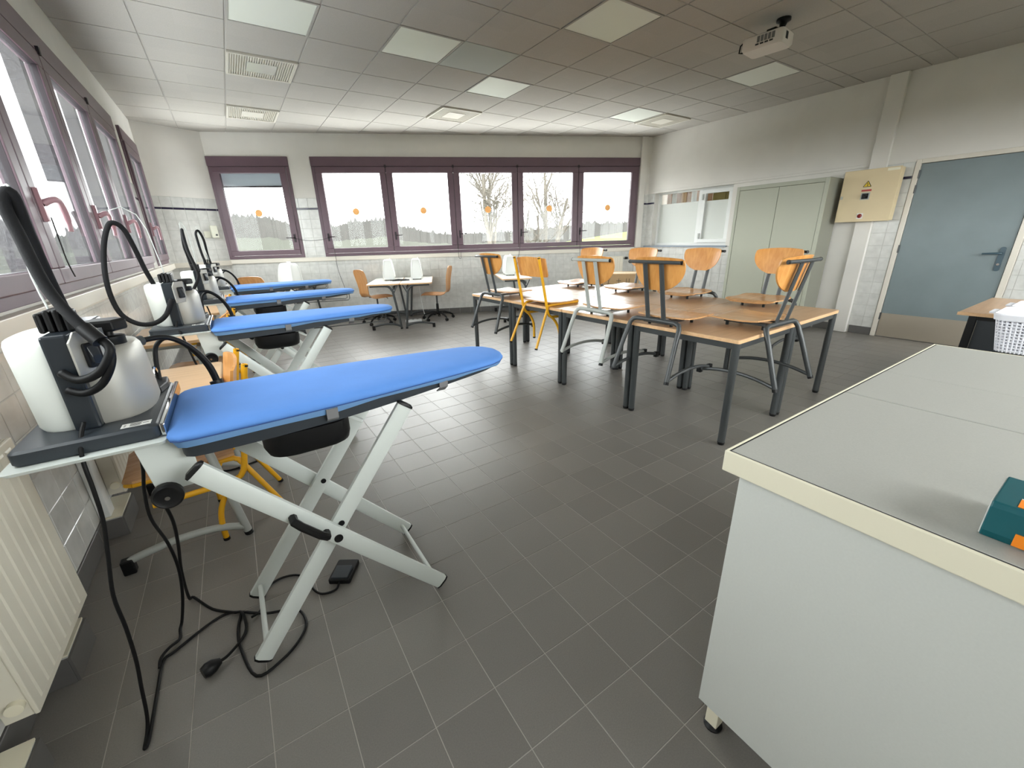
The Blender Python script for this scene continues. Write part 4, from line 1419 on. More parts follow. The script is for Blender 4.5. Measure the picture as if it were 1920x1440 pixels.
def make_generator(label):
    """steam generator standing on the shelf; coordinates relative to the board axis"""
    t = thing('steam_generator', label, 'steam generator', (0, 0, 0), 0, 'steam generators on the ironing board shelves')
    z0 = 0.8665
    yc = 0.0625
    m = MB()
    rs = []
    for z, d in ((z0, 0.004), (z0 + 0.006, 0.0), (z0 + 0.032, 0.0), (z0 + 0.038, 0.006)):
        rs.append([(x, y, z) for x, y in rrect(-1.142 + d, -0.172 + d, -0.868 - d, 0.272 - d, 0.018, 4)])
    m.rings(rs).build('base', 'anthracite', t, smooth='auto')
    m = MB()
    m.box(-0.868, -0.166, z0 + 0.002, -0.856, 0.266, z0 + 0.036)
    m.build('chrome_edge', 'chrome', t, bevel=0.003)
    zb = z0 + 0.038
    # panel
    m = MB()
    m.box(-1.036, -0.105, zb, -0.986, 0.245, 1.148)
    m.build('centre_panel', 'anthracite_gloss', t, bevel=0.006)
    # tank
    def dshape(x0, dx, y0, y1, sgn, n=14, p=2.6):
        pts = [(x0, y0), (x0, y1)]
        out = []
        for k in range(n + 1):
            a = math.pi * k / n
            c, s = math.cos(a), math.sin(a)
            yy = (y0 + y1) / 2 + (y1 - y0) / 2 * (abs(c) ** (2 / p)) * (1 if c > 0 else -1)
            xx = x0 + sgn * dx * (s ** (2 / p) if s > 0 else 0)
            out.append((xx, yy))
        return out
    m = MB()
    rs = []
    for z, k in ((zb, 0.95), (zb + 0.01, 1.0), (1.10, 1.04), (1.122, 1.03), (1.134, 0.98), (1.138, 0.90)):
        rs.append([(x, y, z) for x, y in dshape(-1.036, 0.095 * k, -0.085 * k + 0.0, 0.235 * k, -1)])
    m.rings(rs).build('water_tank', 'tank_white', t, smooth='auto')
    m = MB()
    rs = []
    for z, k in ((zb, 0.97), (zb + 0.008, 1.0), (1.045, 0.97), (1.072, 0.93), (1.086, 0.85), (1.090, 0.74)):
        rs.append([(x, y, z) for x, y in dshape(-0.986, 0.100 * k, 0.075 - 0.155 * k, 0.075 + 0.155 * k, 1)])
    m.rings(rs).build('boiler', 'brushed_steel', t, smooth='auto')
    # safety cap
    c = MB().lathe([(0.030, 1.085), (0.034, 1.09), (0.034, 1.112), (0.028, 1.114), (0.012, 1.114), (0.012, 1.126)], (-0.945, 0.05, 0), 20).build('cap_base', 'black_plastic', t, smooth='auto')
    MB().lathe([(0.010, 1.124), (0.012, 1.126), (0.044, 1.128), (0.047, 1.134), (0.047, 1.152), (0.040, 1.158)], (-0.945, 0.05, 0), 6).build('cap_knob', 'black_plastic', t, bevel=0.004)
    # control plate with rocker switch
    m = MB()
    pa, pb = Vector((-0.985, -0.118, 0)), Vector((-0.938, -0.060, 0))
    pd_ = (pb - pa).normalized()
    pn_ = Vector((pd_.y, -pd_.x, 0))
    def pq(u, d, z):
        v = pa + pd_ * u + pn_ * d
        return (v.x, v.y, z)
    Lp = (pb - pa).length
    pl = [(0.0, 1.035), (0.0, 1.128), (0.018, 1.152), (Lp, 1.152), (Lp, 1.035)]
    m.rings([[pq(u, 0.0, z) for u, z in pl], [pq(u, -0.006, z) for u, z in pl]])
    cp = m.build('control_plate', 'brushed_steel', t, bevel=0.0015)
    MB().rings([[pq(u, 0.0005, z) for u, z in rrect(0.022, 1.060, 0.060, 1.122, 0.006, 3)], [pq(u, 0.008, z) for u, z in rrect(0.022, 1.060, 0.060, 1.122, 0.006, 3)]]).build('switch', 'black_plastic', cp, bevel=0.002)
    MB().rings([[pq(u, 0.008, z) for u, z in rrect(0.029, 1.068, 0.053, 1.114, 0.004, 3)], [pq(u, 0.013, z) for u, z in rrect(0.031, 1.07, 0.051, 1.09, 0.004, 3)]]).build('rocker', 'anthracite_gloss', cp)
    MB().rings([[(-0.986, -0.100, 1.036), pq(0.002, -0.006, 1.036), pq(Lp, -0.006, 1.036), (-0.938, -0.02, 1.036), (-0.986, -0.02, 1.036)],
                [(-0.986, -0.100, 1.146), pq(0.004, -0.006, 1.146), pq(Lp, -0.006, 1.146), (-0.938, -0.02, 1.146), (-0.986, -0.02, 1.146)]]).build('plate_housing', 'anthracite', t)
    # grommet on top
    for i in range(4):
        MB().box(-1.046 + i * 0.0165, -0.045, 1.1465, -1.0335 + i * 0.0165, 0.030, 1.205 - 0.006 * abs(i - 1.5)).build('grommet_rib', 'black_plastic', t, bevel=0.005)
    # specimen label on the base with small print
    m = MB()
    m.rings([[(-0.945, -0.150, z0 + 0.0382), (-0.885, -0.150, z0 + 0.0382), (-0.885, -0.120, z0 + 0.0382), (-0.945, -0.120, z0 + 0.0382)],
             [(-0.945, -0.150, z0 + 0.0388), (-0.885, -0.150, z0 + 0.0388), (-0.885, -0.120, z0 + 0.0388), (-0.945, -0.120, z0 + 0.0388)]])
    lb = m.build('rating_label', 'label_white', t)
    q = MB()
    for k in range(4):
        q.box(-0.928, -0.146 + k * 0.006, z0 + 0.0389, -0.906 + 0.002 * (k % 2), -0.143 + k * 0.006, z0 + 0.0391)
    for k in range(2):
        q.box(-0.940, -0.144 + k * 0.010, z0 + 0.0389, -0.936, -0.140 + k * 0.010, z0 + 0.0391)
    q.box(-0.902, -0.136, z0 + 0.0389, -0.890, -0.133, z0 + 0.0391)
    q.build('print', 'ink', lb)['kind'] = 'stuff'
    # iron parked at the back of the base
    m = MB()
    m.rings([[(x, y, z0 + 0.0385) for x, y in ((-0.93, 0.27), (-0.878, 0.27), (-0.872, 0.20), (-0.885, 0.13), (-0.905, 0.11), (-0.925, 0.13), (-0.936, 0.20))],
             [(x, y, z0 + 0.058) for x, y in ((-0.928, 0.268), (-0.88, 0.268), (-0.876, 0.20), (-0.888, 0.14), (-0.905, 0.125), (-0.922, 0.14), (-0.932, 0.20))]])
    ir = m.build('iron_rest', 'black_plastic', t, bevel=0.004)
    MB().tube([(-0.90, 0.14, z0 + 0.055), (-0.902, 0.16, z0 + 0.095), (-0.904, 0.23, z0 + 0.10), (-0.905, 0.26, z0 + 0.06)], 0.008, 8, smooth=3).build('wire_guard', 'chrome', ir, smooth='auto')
    MB().cyl((-0.93, 0.17, 1.065), (-0.905, 0.20, 1.065), 0.016, n=12).build('steam_outlet', 'dark_metal', t, smooth='auto')
    # steam hose arching over the board end
    MB().tube([(-0.905, 0.20, 1.065), (-0.85, 0.24, 1.06), (-0.80, 0.26, 1.02), (-0.76, 0.26, 0.95), (-0.745, 0.25, 0.88), (-0.74, 0.245, 0.83)], 0.0085, 8, smooth=4).build('steam_hose', 'black_cable', t, smooth=True)
    MB().tube([(-0.90, 0.24, 0.91), (-0.897, 0.27, 0.98), (-0.885, 0.28, 1.03), (-0.85, 0.28, 1.05), (-0.80, 0.275, 1.01), (-0.765, 0.265, 0.94), (-0.75, 0.255, 0.86)], 0.007, 8, smooth=4).build('steam_hose', 'black_cable', t, smooth=True)
    MB().cyl((-0.752, 0.256, 0.885), (-0.745, 0.25, 0.845), 0.02, n=12).build('hose_clamp', 'black_plastic', t, smooth='auto')
    return t

Y1 = 0.885
UNITS = [  # x shift, y of board axis, turn
    (0.0, 0.905, R(0.4)), (0.058, 2.56, R(-0.5)), (0.125, 4.02, R(1.5)), (0.165, 5.40, R(2.0))]
BL = ['blue ironing board nearest the camera, on crossed white legs', 'blue ironing board second from the camera', 'blue ironing board third from the camera', 'blue ironing board farthest from the camera, nearest the back wall']
GL = ['steam generator on the ironing board nearest the camera, white tank and steel boiler', 'steam generator with looped hose on the second ironing board',
      'steam generator on the third ironing board from the camera', 'steam generator on the farthest ironing board']
b0 = make_board(BL[0], False)
b1 = make_board(BL[1], True)
boards = [b0, b1]
boards.append(dup(b1, (0, 0, 0), 0, BL[2]))
boards.append(dup(b1, (0, 0, 0), 0, BL[3]))
g0 = make_generator(GL[0])
gens = [g0] + [dup(g0, (0, 0, 0), 0, GL[i]) for i in (1, 2, 3)]
for i, (dx, dy, rz) in enumerate(UNITS):
    for o in (boards[i], gens[i]):
        o.location = (dx, dy, 0)
        o.rotation_euler = (0, 0, rz)
def gpart(i, name, path, r, material, n=8, smooth=5):
    dx, dy, rz = UNITS[i]
    Mi = (Matrix.Translation((dx, dy, 0)) @ Matrix.Rotation(rz, 4, 'Z')).inverted()
    return MB(Mi).tube(path, r, n, smooth=smooth).build(name, material, gens[i], smooth=True, fix=False)
H1a = [(-1.016,0.785,1.061),(-0.985,0.765,1.041),(-0.941,0.750,1.058),(-0.911,0.750,1.102),(-0.916,0.760,1.125),(-0.934,0.775,1.138)]
H1b = [(-1.017,0.785,1.016),(-0.986,0.770,1.006),(-0.949,0.755,1.024),(-0.921,0.750,1.063),(-0.911,0.755,1.098),(-0.918,0.765,1.127),(-0.934,0.775,1.138)]
H1c = [(-0.934,0.775,1.138),(-0.963,0.800,1.180),(-0.991,0.830,1.236),(-1.006,0.850,1.292),(-1.017,0.870,1.375),(-1.024,0.880,1.432),(-1.018,0.885,1.462),(-1.007,0.890,1.458),(-1.011,0.910,1.376),(-1.014,0.940,1.262),(-1.014,0.960,1.185),(-1.020,0.965,1.140)]
W1 = [(-1.030,0.930,1.163),(-1.040,0.930,1.277),(-1.033,0.930,1.424),(-1.026,0.930,1.479),(-1.016,0.920,1.483),(-1.013,0.900,1.465)]
H2 = [(-0.946,2.450,1.063),(-0.990,2.440,0.978),(-1.051,2.430,0.938),(-1.119,2.430,0.944),(-1.179,2.450,0.999),(-1.200,2.470,1.100),(-1.192,2.480,1.224),(-1.162,2.490,1.358),(-1.124,2.500,1.450),(-1.098,2.510,1.469),(-1.068,2.530,1.437),(-1.053,2.560,1.341),(-1.042,2.600,1.224),(-1.028,2.630,1.140)]
W2 = [(-0.962,2.620,1.160),(-0.967,2.620,1.264),(-0.983,2.620,1.439),(-1.009,2.620,1.517),(-1.062,2.600,1.554),(-1.112,2.570,1.532),(-1.102,2.555,1.500),(-1.100,2.52,1.476)]
H3 = [(-0.939,3.850,0.989),(-0.878,3.850,1.094),(-0.881,3.870,1.181),(-0.903,3.900,1.310),(-0.909,3.950,1.437),(-0.911,4.000,1.472),(-0.928,4.050,1.353),(-0.926,4.100,1.265),(-0.918,4.120,1.141)]
W3 = [(-0.873,4.000,1.15),(-0.873,4.000,1.308),(-0.879,4.000,1.437),(-0.886,4.000,1.501),(-0.905,4.000,1.543),(-0.917,4.000,1.522),(-0.915,4.000,1.472)]
H4 = [(-0.845,5.300,1.095),(-0.871,5.300,1.240),(-0.880,5.300,1.409),(-0.880,5.350,1.482),(-0.852,5.380,1.505),(-0.826,5.400,1.409),(-0.826,5.400,1.236),(-0.812,5.400,1.118)]
W4 = [(-0.820,5.380,1.149),(-0.837,5.380,1.295),(-0.861,5.380,1.510),(-0.866,5.380,1.549),(-0.840,5.380,1.560)]
gpart(0, 'hose', H1a, 0.010, 'black_cable')
gpart(0, 'hose', H1b, 0.009, 'black_cable')
gpart(0, 'insulated_hose', H1c, 0.0125, 'hose', 10)
MB(Matrix.Translation((0, -0.905, 0))).cyl((-0.925, 0.768, 1.128), (-0.950, 0.79, 1.162), 0.017, n=12).build('hose_collar', 'black_plastic', gens[0], smooth='auto')
gpart(1, 'insulated_hose', H2, 0.0125, 'hose', 10)
gpart(2, 'insulated_hose', H3, 0.012, 'hose', 10)
gpart(3, 'insulated_hose', H4, 0.012, 'hose', 10)
for i, w in enumerate((W1, W2, W3, W4)):
    gpart(i, 'wire_holder', w, 0.0025, 'white_metal', 6, 0 if i else 3)
P1 = [(-1.010,0.777,0.931),(-1.017,0.750,0.905),(-1.019,0.712,0.86),(-1.019,0.700,0.781),(-1.025,0.700,0.692),(-1.043,0.700,0.588),(-1.063,0.695,0.471),(-1.065,0.690,0.363),(-1.072,0.685,0.250),(-1.084,0.68,0.153),(-1.095,0.672,0.058),(-1.105,0.66,0.010),(-1.106,0.614,0.007),(-1.099,0.638,0.007),(-1.097,0.788,0.007),(-1.093,0.911,0.007),(-1.061,0.936,0.007),(-0.954,1.004,0.007),(-0.886,1.005,0.007),(-0.783,0.928,0.007),(-0.686,0.884,0.007),(-0.662,0.802,0.007),(-0.687,0.739,0.007),(-0.750,0.685,0.007),(-0.829,0.670,0.007),(-0.870,0.816,0.007),(-0.876,0.909,0.007),(-0.864,0.984,0.007)]
gpart(0, 'power_cable', P1, 0.0048, 'black_cable')
for i, (dx, dy, rz) in enumerate(UNITS[1:], 1):
    o = (dx, dy - 0.885)
    gpart(i, 'power_cable', [(a + o[0], b + o[1], c) for a, b, c in [(-1.010,0.775,0.931),(-1.017,0.750,0.905),(-1.00,0.712,0.86),(-0.98,0.705,0.72),(-0.95,0.71,0.5),(-0.98,0.72,0.25),(-1.02,0.70,0.05),(-1.02,0.66,0.007),(-0.95,0.60,0.007),(-0.80,0.63,0.007)]], 0.0055, 'black_cable')
def bpart(i, name, path, r, material):
    dx, dy, rz = UNITS[i]
    return MB(Matrix.Translation((-dx, -dy, 0))).tube(path, r, 8, smooth=5).build(name, material, boards[i], smooth=True, fix=False)
bpart(0, 'power_cable', [(-0.975,1.0,0.845),(-0.982,1.000,0.705),(-1.002,1.000,0.604),(-1.010,1.000,0.505),(-0.993,1.000,0.400),(-0.992,1.010,0.288),(-1.011,1.030,0.161),(-1.045,1.060,0.03),(-1.055,1.04,0.007),(-1.053,0.993,0.007),(-1.078,0.960,0.016),(-1.097,0.926,0.018),(-1.10,0.895,0.007)], 0.005, 'black_cable')
bpart(0, 'power_cable', [(-0.92,0.80,0.70),(-0.936,0.850,0.633),(-0.940,0.900,0.527),(-0.963,0.970,0.395),(-0.999,1.060,0.229),(-1.03,1.17,0.03),(-1.02,1.19,0.008),(-0.956,1.077,0.008),(-0.886,0.999,0.018),(-0.860,0.981,0.016),(-0.850,0.910,0.008),(-0.864,0.862,0.008),(-0.904,0.805,0.018),(-0.930,0.79,0.022)], 0.005, 'black_cable')
pg = MB(Matrix.Translation((-0.0, -0.905, 0))).tube([(-0.925, 0.792, 0.022), (-0.945, 0.785, 0.022), (-0.962, 0.778, 0.022), (-0.975, 0.772, 0.022)], [0.010, 0.022, 0.024, 0.019], 12).build('plug', 'black_plastic', boards[0], smooth='auto')
pd = thing('foot_pedal', 'black foot pedal lying on the floor under the nearest ironing board', 'pedal', (-0.487, 0.972, 0), R(-33))
MB().prism(rrect(-0.045, -0.060, 0.045, 0.060, 0.008, 3), 0.0, 0.022).build('pedal_base', 'black_plastic', pd, bevel=0.004)
MB().rings([[(-0.036, -0.052, 0.022), (0.036, -0.052, 0.022), (0.036, 0.015, 0.022), (-0.036, 0.015, 0.022)], [(-0.034, -0.050, 0.028), (0.034, -0.050, 0.028), (0.034, 0.013, 0.032), (-0.034, 0.013, 0.032)]]).build('treadle', 'anthracite', pd, bevel=0.002)
Mi = (Matrix.Translation((-0.487, 0.972, 0)) @ Matrix.Rotation(R(-33), 4, 'Z')).inverted()
MB(Mi).tube([(-0.515,0.930,0.012),(-0.537,0.895,0.006),(-0.587,0.904,0.006),(-0.613,0.949,0.006),(-0.628,1.027,0.006),(-0.663,1.076,0.006),(-0.723,1.093,0.006),(-0.774,1.061,0.006),(-0.80,0.96,0.006),(-0.83,0.93,0.016)], 0.0045, 8, smooth=5).build('cord', 'black_cable', pd, smooth=True, fix=False)

# ------------------------------------------------------------------ desks and yellow chairs along the window wall
def left_desk(x, y, L, label):
    d = make_desk(label, L, 0.50, 0.70, 'desk_wood', 'table_edge', 'light_metal', False, 'beech desks along the window wall')
    d.location = (x, y, 0)
    return d
l1 = left_desk(-1.285, 1.47, 0.82, 'beech-topped desk with pale grey legs behind the nearest ironing board')
dup(l1, (-1.355, 3.12, 0), 0, 'beech-topped desk below the second steam generator')
dup(l1, (-1.33, 4.55, 0), 0, 'beech-topped desk below the third steam generator')
put_chair(ch_y, (-0.775, 1.74, 0), R(90) + R(4), 'yellow framed chair pushed under the desk behind the nearest ironing board', 'yellow chairs pushed under the desks')
put_chair(ch_y, (-0.80, 3.50, 0), R(90) - R(6), 'yellow framed chair half hidden behind the second ironing board', 'yellow chairs pushed under the desks')
put_chair(ch_y, (-0.80, 4.84, 0), R(90), 'yellow framed chair half hidden behind the third ironing board', 'yellow chairs pushed under the desks')

# ------------------------------------------------------------------ radiators
def radiator(F, s0, s1, z0, z1, d0, d1, label, pitch=0.05):
    t = thing('radiator', label, 'radiator', tuple(F.p((s0 + s1) / 2, 0.0, 0.0)))
    Mi = Matrix.Translation(-Vector(t.location)) @ F.M
    m = MB(Mi)
    m.box(s0, d1 - 0.014, z0, s1, d1 - 0.003, z1)
    m.build('front_panel', 'radiator', t, bevel=0.003)
    n = max(4, round((s1 - s0 - 0.05) / pitch))
    pw = (s1 - s0 - 0.05) / n
    for i in range(n):
        a = s0 + 0.025 + i * pw
        q = MB(Mi)
        x0, x1, zz0, zz1 = a + pw * 0.10, a + pw * 0.90, z0 + 0.022, z1 - 0.022
        q.rings([[(x0, d1 - 0.0032, zz0), (x1, d1 - 0.0032, zz0), (x1, d1 - 0.0032, zz1), (x0, d1 - 0.0032, zz1)],
                 [(x0 + 0.006, d1, zz0 + 0.006), (x1 - 0.006, d1, zz0 + 0.006), (x1 - 0.006, d1, zz1 - 0.006), (x0 + 0.006, d1, zz1 - 0.006)]])
        q.build('rib', 'radiator', t)
    m = MB(Mi)
    m.box(s0 + 0.004, d0, z0, s0 + 0.010, d1 - 0.014, z1)
    m.build('end_panel', 'radiator', t, bevel=0.002)
    m = MB(Mi)
    m.box(s1 - 0.010, d0, z0, s1 - 0.004, d1 - 0.014, z1)
    m.build('end_panel', 'radiator', t, bevel=0.002)
    MB(Mi).box(s0 + 0.010, d0, z0 + 0.02, s1 - 0.010, d0 + 0.012, z1 - 0.02).build('rear_panel', 'radiator', t)
    g = MB(Mi)
    g.box(s0 + 0.01, d0 + 0.01, z1 - 0.006, s1 - 0.01, d1 - 0.015, z1)
    g.build('top_grille', 'radiator', t)
    k = MB(Mi)
    dm = (d0 + d1) / 2
    k.cyl((s0 + 0.004, dm, z0 + 0.05), (s0 - 0.012, dm, z0 + 0.05), 0.018, n=16)
    k.build('bleed_plug', 'cream', t, smooth='auto')
    k = MB(Mi)
    k.box(s0 + 0.08, 0.0075, z0 + 0.06, s0 + 0.11, d0, z1 - 0.1)
    k.build('bracket', 'radiator', t)
    k = MB(Mi)
    k.box(s1 - 0.11, 0.0075, z0 + 0.06, s1 - 0.08, d0, z1 - 0.1)
    k.build('bracket', 'radiator', t)
    return t
radiator(F_L, 0.74, 1.21, 0.165, 0.80, 0.045, 0.115, 'cream ribbed radiator at the window wall, nearest the camera')
radiator(F_L, 1.97, 2.85, 0.18, 0.80, 0.045, 0.115, 'cream ribbed radiator at the window wall behind the first desk')
rb_ = radiator(F_B, 6.55, 7.10, 0.25, 0.955, 0.045, 0.11, 'cream ribbed radiator below the rightmost pane of the long back window')
Mi = Matrix.Translation(-Vector(rb_.location)) @ F_B.M
MB(Mi).cyl((7.10, 0.08, 0.915), (7.15, 0.08, 0.915), 0.012, n=10).build('valve_pipe', 'chrome', rb_)
MB(Mi).cyl((7.15, 0.08, 0.915), (7.20, 0.08, 0.915), 0.024, n=14).build('valve_knob', 'black_plastic', rb_, smooth='auto')
# tiled plinth blocks at the foot of the window wall
for i, (a, b) in enumerate(((0.30, 0.72), (1.0, 1.17), (1.87, 2.10))):
    e = s_empty('trim_%d' % (10 + i))
    F_L.mb().box(a, 0.0125, 0.0, b, 0.088, 0.105).build('plinth_core', 'wall_grout', e)
    F_L.mb().box(a - 0.006, 0.0885, 0.001, b + 0.006, 0.096, 0.10).build('plinth_tile', 'base_tile', e)
    F_L.mb().box(a - 0.007, 0.0125, 0.001, a - 0.0005, 0.088, 0.10).build('plinth_tile', 'base_tile', e)
    F_L.mb().box(b + 0.0005, 0.0125, 0.001, b + 0.007, 0.088, 0.10).build('plinth_tile', 'base_tile', e)
    F_L.mb().box(a, 0.0125, 0.1055, b, 0.09, 0.112).build('plinth_cap', 'cream', e)
po = s_empty('trim_13')
F_L.mb().box(1.88, 0.0075, 0.1125, 1.955, 0.05, 1.0).build('pipe_casing', 'white_paint', po, bevel=0.003)

# ------------------------------------------------------------------ tall cupboard
cb = thing('cupboard', 'tall grey-green metal cupboard with two plain doors by the right wall', 'cupboard', (6.1, 2.545, 0))
o = Vector((-6.1, -2.545, 0))
def cbx(x0, y0, z0, x1, y1, z1):
    return MB(Matrix.Translation(o)).box(x0, y0, z0, x1, y1, z1)
cx0, cx1, cy0, cy1, cz = 5.89, 6.295, 1.955, 3.14, 1.968
m = MB(Matrix.Translation(o))
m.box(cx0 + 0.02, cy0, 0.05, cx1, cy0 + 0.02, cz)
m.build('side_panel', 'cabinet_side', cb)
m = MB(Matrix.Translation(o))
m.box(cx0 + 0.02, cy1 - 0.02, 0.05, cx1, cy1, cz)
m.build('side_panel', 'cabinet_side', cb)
m = MB(Matrix.Translation(o))
m.box(cx0 + 0.02, cy0 + 0.02, cz - 0.02, cx1, cy1 - 0.02, cz)
m.build('top_panel', 'cabinet_grey', cb)
cbx(cx0 + 0.02, cy0 + 0.02, 0.05, cx1, cy1 - 0.02, 0.07).build('bottom_panel', 'cabinet_grey', cb)
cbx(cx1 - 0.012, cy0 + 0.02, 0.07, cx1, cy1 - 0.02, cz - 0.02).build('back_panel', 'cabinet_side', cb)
cbx(cx0 + 0.04, cy0 + 0.01, 0.0, cx1, cy1 - 0.01, 0.05).build('plinth', 'dark_metal', cb)
m = MB(Matrix.Translation(o))
m.box(cx0, cy0, 0.05, cx0 + 0.02, cy0 + 0.045, cz)
m.box(cx0, cy1 - 0.045, 0.05, cx0 + 0.02, cy1, cz)
m.box(cx0, cy0 + 0.045, cz - 0.05, cx0 + 0.02, cy1 - 0.045, cz)
m.box(cx0, cy0 + 0.045, 0.05, cx0 + 0.02, cy1 - 0.045, 0.10)
m.build('front_frame', 'cabinet_grey', cb, bevel=0.003)
ym = (cy0 + cy1) / 2
dl = cbx(cx0 + 0.004, ym + 0.003, 0.104, cx0 + 0.02, cy1 - 0.049, cz - 0.054).build('door', 'cabinet_grey', cb, bevel=0.002)
dr = cbx(cx0 + 0.004, cy0 + 0.049, 0.104, cx0 + 0.02, ym - 0.003, cz - 0.054).build('door', 'cabinet_grey', cb, bevel=0.002)
h = MB(Matrix.Translation(o))
h.box(cx0 - 0.012, ym - 0.045, 0.80, cx0 + 0.004, ym - 0.025, 0.92)
h.build('handle', 'dark_metal', dr, bevel=0.003)

# ------------------------------------------------------------------ electrical box
eb = thing('electrical_box', 'beige wall-mounted electrical box with warning triangle, black switch and red lamp', 'electrical box', (6.18, 1.61, 1.43))
Mi = Matrix.Translation((-6.18, -1.61, -1.43))
MB(Mi).box(6.135, 1.335, 1.432, 6.2535, 1.882, 2.018).build('box_body', 'box_beige', eb, bevel=0.004)
MB(Mi).box(6.118, 1.329, 1.426, 6.134, 1.888, 2.024).build('box_door', 'box_beige', eb, bevel=0.004)
FX = 6.1175
m = MB(Mi)
tri = [(1.585, 1.828), (1.664, 1.828), (1.6245, 1.893)]
m.rings([[(FX, y, z) for y, z in tri], [(FX - 0.0012, y, z) for y, z in tri]])
tg = m.build('warning_triangle', 'sign_yellow', eb)
m = MB(Mi)
for (a, b, c, d) in ((1.585, 1.828, 1.664, 1.828), (1.664, 1.828, 1.6245, 1.893), (1.6245, 1.893, 1.585, 1.828)):
    m.tube([(FX - 0.0014, a, b), (FX - 0.0014, c, d)], 0.0028, 5)
m.build('triangle_border', 'ink', tg)
m = MB(Mi)
z_ = [(1.632, 1.872), (1.614, 1.850), (1.628, 1.852), (1.617, 1.832)]
m.tube([(FX - 0.002, y, z) for y, z in z_], 0.0028, 5)
m.build('bolt_symbol', 'ink', tg)
MB(Mi).box(FX - 0.0015, 1.572, 1.776, FX + 0.0005, 1.672, 1.797).build('red_label', 'sign_red', eb)
sw = MB(Mi).box(FX - 0.004, 1.577, 1.680, FX + 0.0005, 1.667, 1.762).build('switch_plate', 'light_metal', eb, bevel=0.001)
m = MB(Mi)
m.box(FX - 0.006, 1.590, 1.690, FX - 0.004, 1.655, 1.752)
m.cyl((FX - 0.006, 1.622, 1.721), (FX - 0.022, 1.622, 1.721), 0.026, n=18)
m.obox((FX - 0.03, 1.622, 1.721), (1, 0, 0), (0, 0.8, 0.6), (0, -0.6, 0.8), 0.022, 0.05, 0.014)
m.build('rotary_switch', 'black_plastic', sw)
lp_ = MB(Mi).box(FX - 0.003, 1.598, 1.462, FX + 0.0005, 1.662, 1.525).build('lamp_plate', 'label_white', eb)
w = MB(Mi @ Matrix.Translation((FX, 1.630, 1.494)) @ Matrix.Rotation(R(-90), 4, 'Y'))
w.lathe([(0.024, 0.003), (0.024, 0.010), (0.019, 0.018), (0.010, 0.024), (0.002, 0.026)], n=20)
w.build('red_lamp', 'lamp_red', lp_, smooth='auto')
MB(Mi).box(FX - 0.001, 1.345, 1.985, FX + 0.0005, 1.46, 2.012).build('name_sticker', 'cream', eb)
MB(Mi).box(FX - 0.012, 1.855, 1.70, FX + 0.0005, 1.873, 1.735).build('lock', 'light_metal', eb)

# ------------------------------------------------------------------ thermostat and socket on the corner wall
th = thing('wall_sensor', 'small cream wall sensor box beside a blank wall plate on the corner wall', 'sensor', tuple(F_C.p(0.71, 0.0, 1.45)))
Mi = Matrix.Translation(-Vector(th.location)) @ F_C.M
MB(Mi).box(0.665, 0.0065, 1.47, 0.765, 0.055, 1.66).build('sensor_body', 'thermo', th, bevel=0.008)
MB(Mi).cyl((0.73, 0.055, 1.515), (0.73, 0.062, 1.515), 0.014, n=14).build('sensor_eye', 'ink', th)
bp_ = MB(Mi).box(0.565, 0.0065, 1.47, 0.655, 0.02, 1.57).build('blank_plate', 'thermo', th, bevel=0.004)

# ------------------------------------------------------------------ counter on the right
ct = thing('counter', 'white counter cabinet with grey laminate worktop and cream edging, foreground right', 'counter', (0.98, -0.56, 0))
o2 = Matrix.Translation((-0.98, 0.56, 0))
tx0, tx1, ty0, ty1, tz = 0.206, 1.726, -0.96, -0.180, 0.885
for a, b in ((tx0 + 0.010, 0.8165), (0.8225, 1.1385), (1.1400, tx1 - 0.010)):
    MB(o2).box(a, ty0 + 0.010, tz - 0.036, b, ty1 - 0.010, tz).build('worktop_panel', 'counter_top', ct, bevel=0.0012, seg=1)
def edge(x0, y0, x1, y1, d=0.0):
    return MB(o2).box(x0, y0, tz - 0.050, x1, y1, tz + 0.0004)
edge(tx0, ty0, tx0 + 0.0065, ty1).build('edge_band', 'cream', ct, bevel=0.0025)
edge(tx1 - 0.0065, ty0, tx1, ty1).build('edge_band', 'cream', ct, bevel=0.0025)
edge(tx0 + 0.0065, ty1 - 0.0065, tx1 - 0.0065, ty1).build('edge_band', 'cream', ct, bevel=0.0025)
edge(tx0 + 0.0065, ty0, tx1 - 0.0065, ty0 + 0.0065).build('edge_band', 'cream', ct, bevel=0.0025)
m = MB(o2)
m.box(tx0 + 0.0065, ty0 + 0.0065, tz - 0.048, tx1 - 0.0065, ty1 - 0.0065, tz - 0.0365)
m.box(tx0 + 0.0065, ty0 + 0.0065, tz - 0.0365, tx0 + 0.010, ty1 - 0.0065, tz - 0.0008)
m.box(tx1 - 0.010, ty0 + 0.0065, tz - 0.0365, tx1 - 0.0065, ty1 - 0.0065, tz - 0.0008)
m.box(tx0 + 0.010, ty1 - 0.010, tz - 0.0365, tx1 - 0.010, ty1 - 0.0065, tz - 0.0008)
m.build('dark_core', 'ink', ct)
MB(o2).box(0.230, -0.93, 0.100, 0.250, -0.210, tz - 0.050).build('end_panel', 'counter_white', ct, bevel=0.001)
MB(o2).box(1.680, -0.93, 0.100, 1.700, -0.210, tz - 0.050).build('end_panel', 'counter_white', ct, bevel=0.001)
MB(o2).box(0.251, -0.230, 0.100, 1.679, -0.212, tz - 0.050).build('back_panel', 'counter_white', ct)
MB(o2).box(0.251, -0.93, 0.100, 1.679, -0.231, 0.120).build('bottom_panel', 'counter_white', ct)
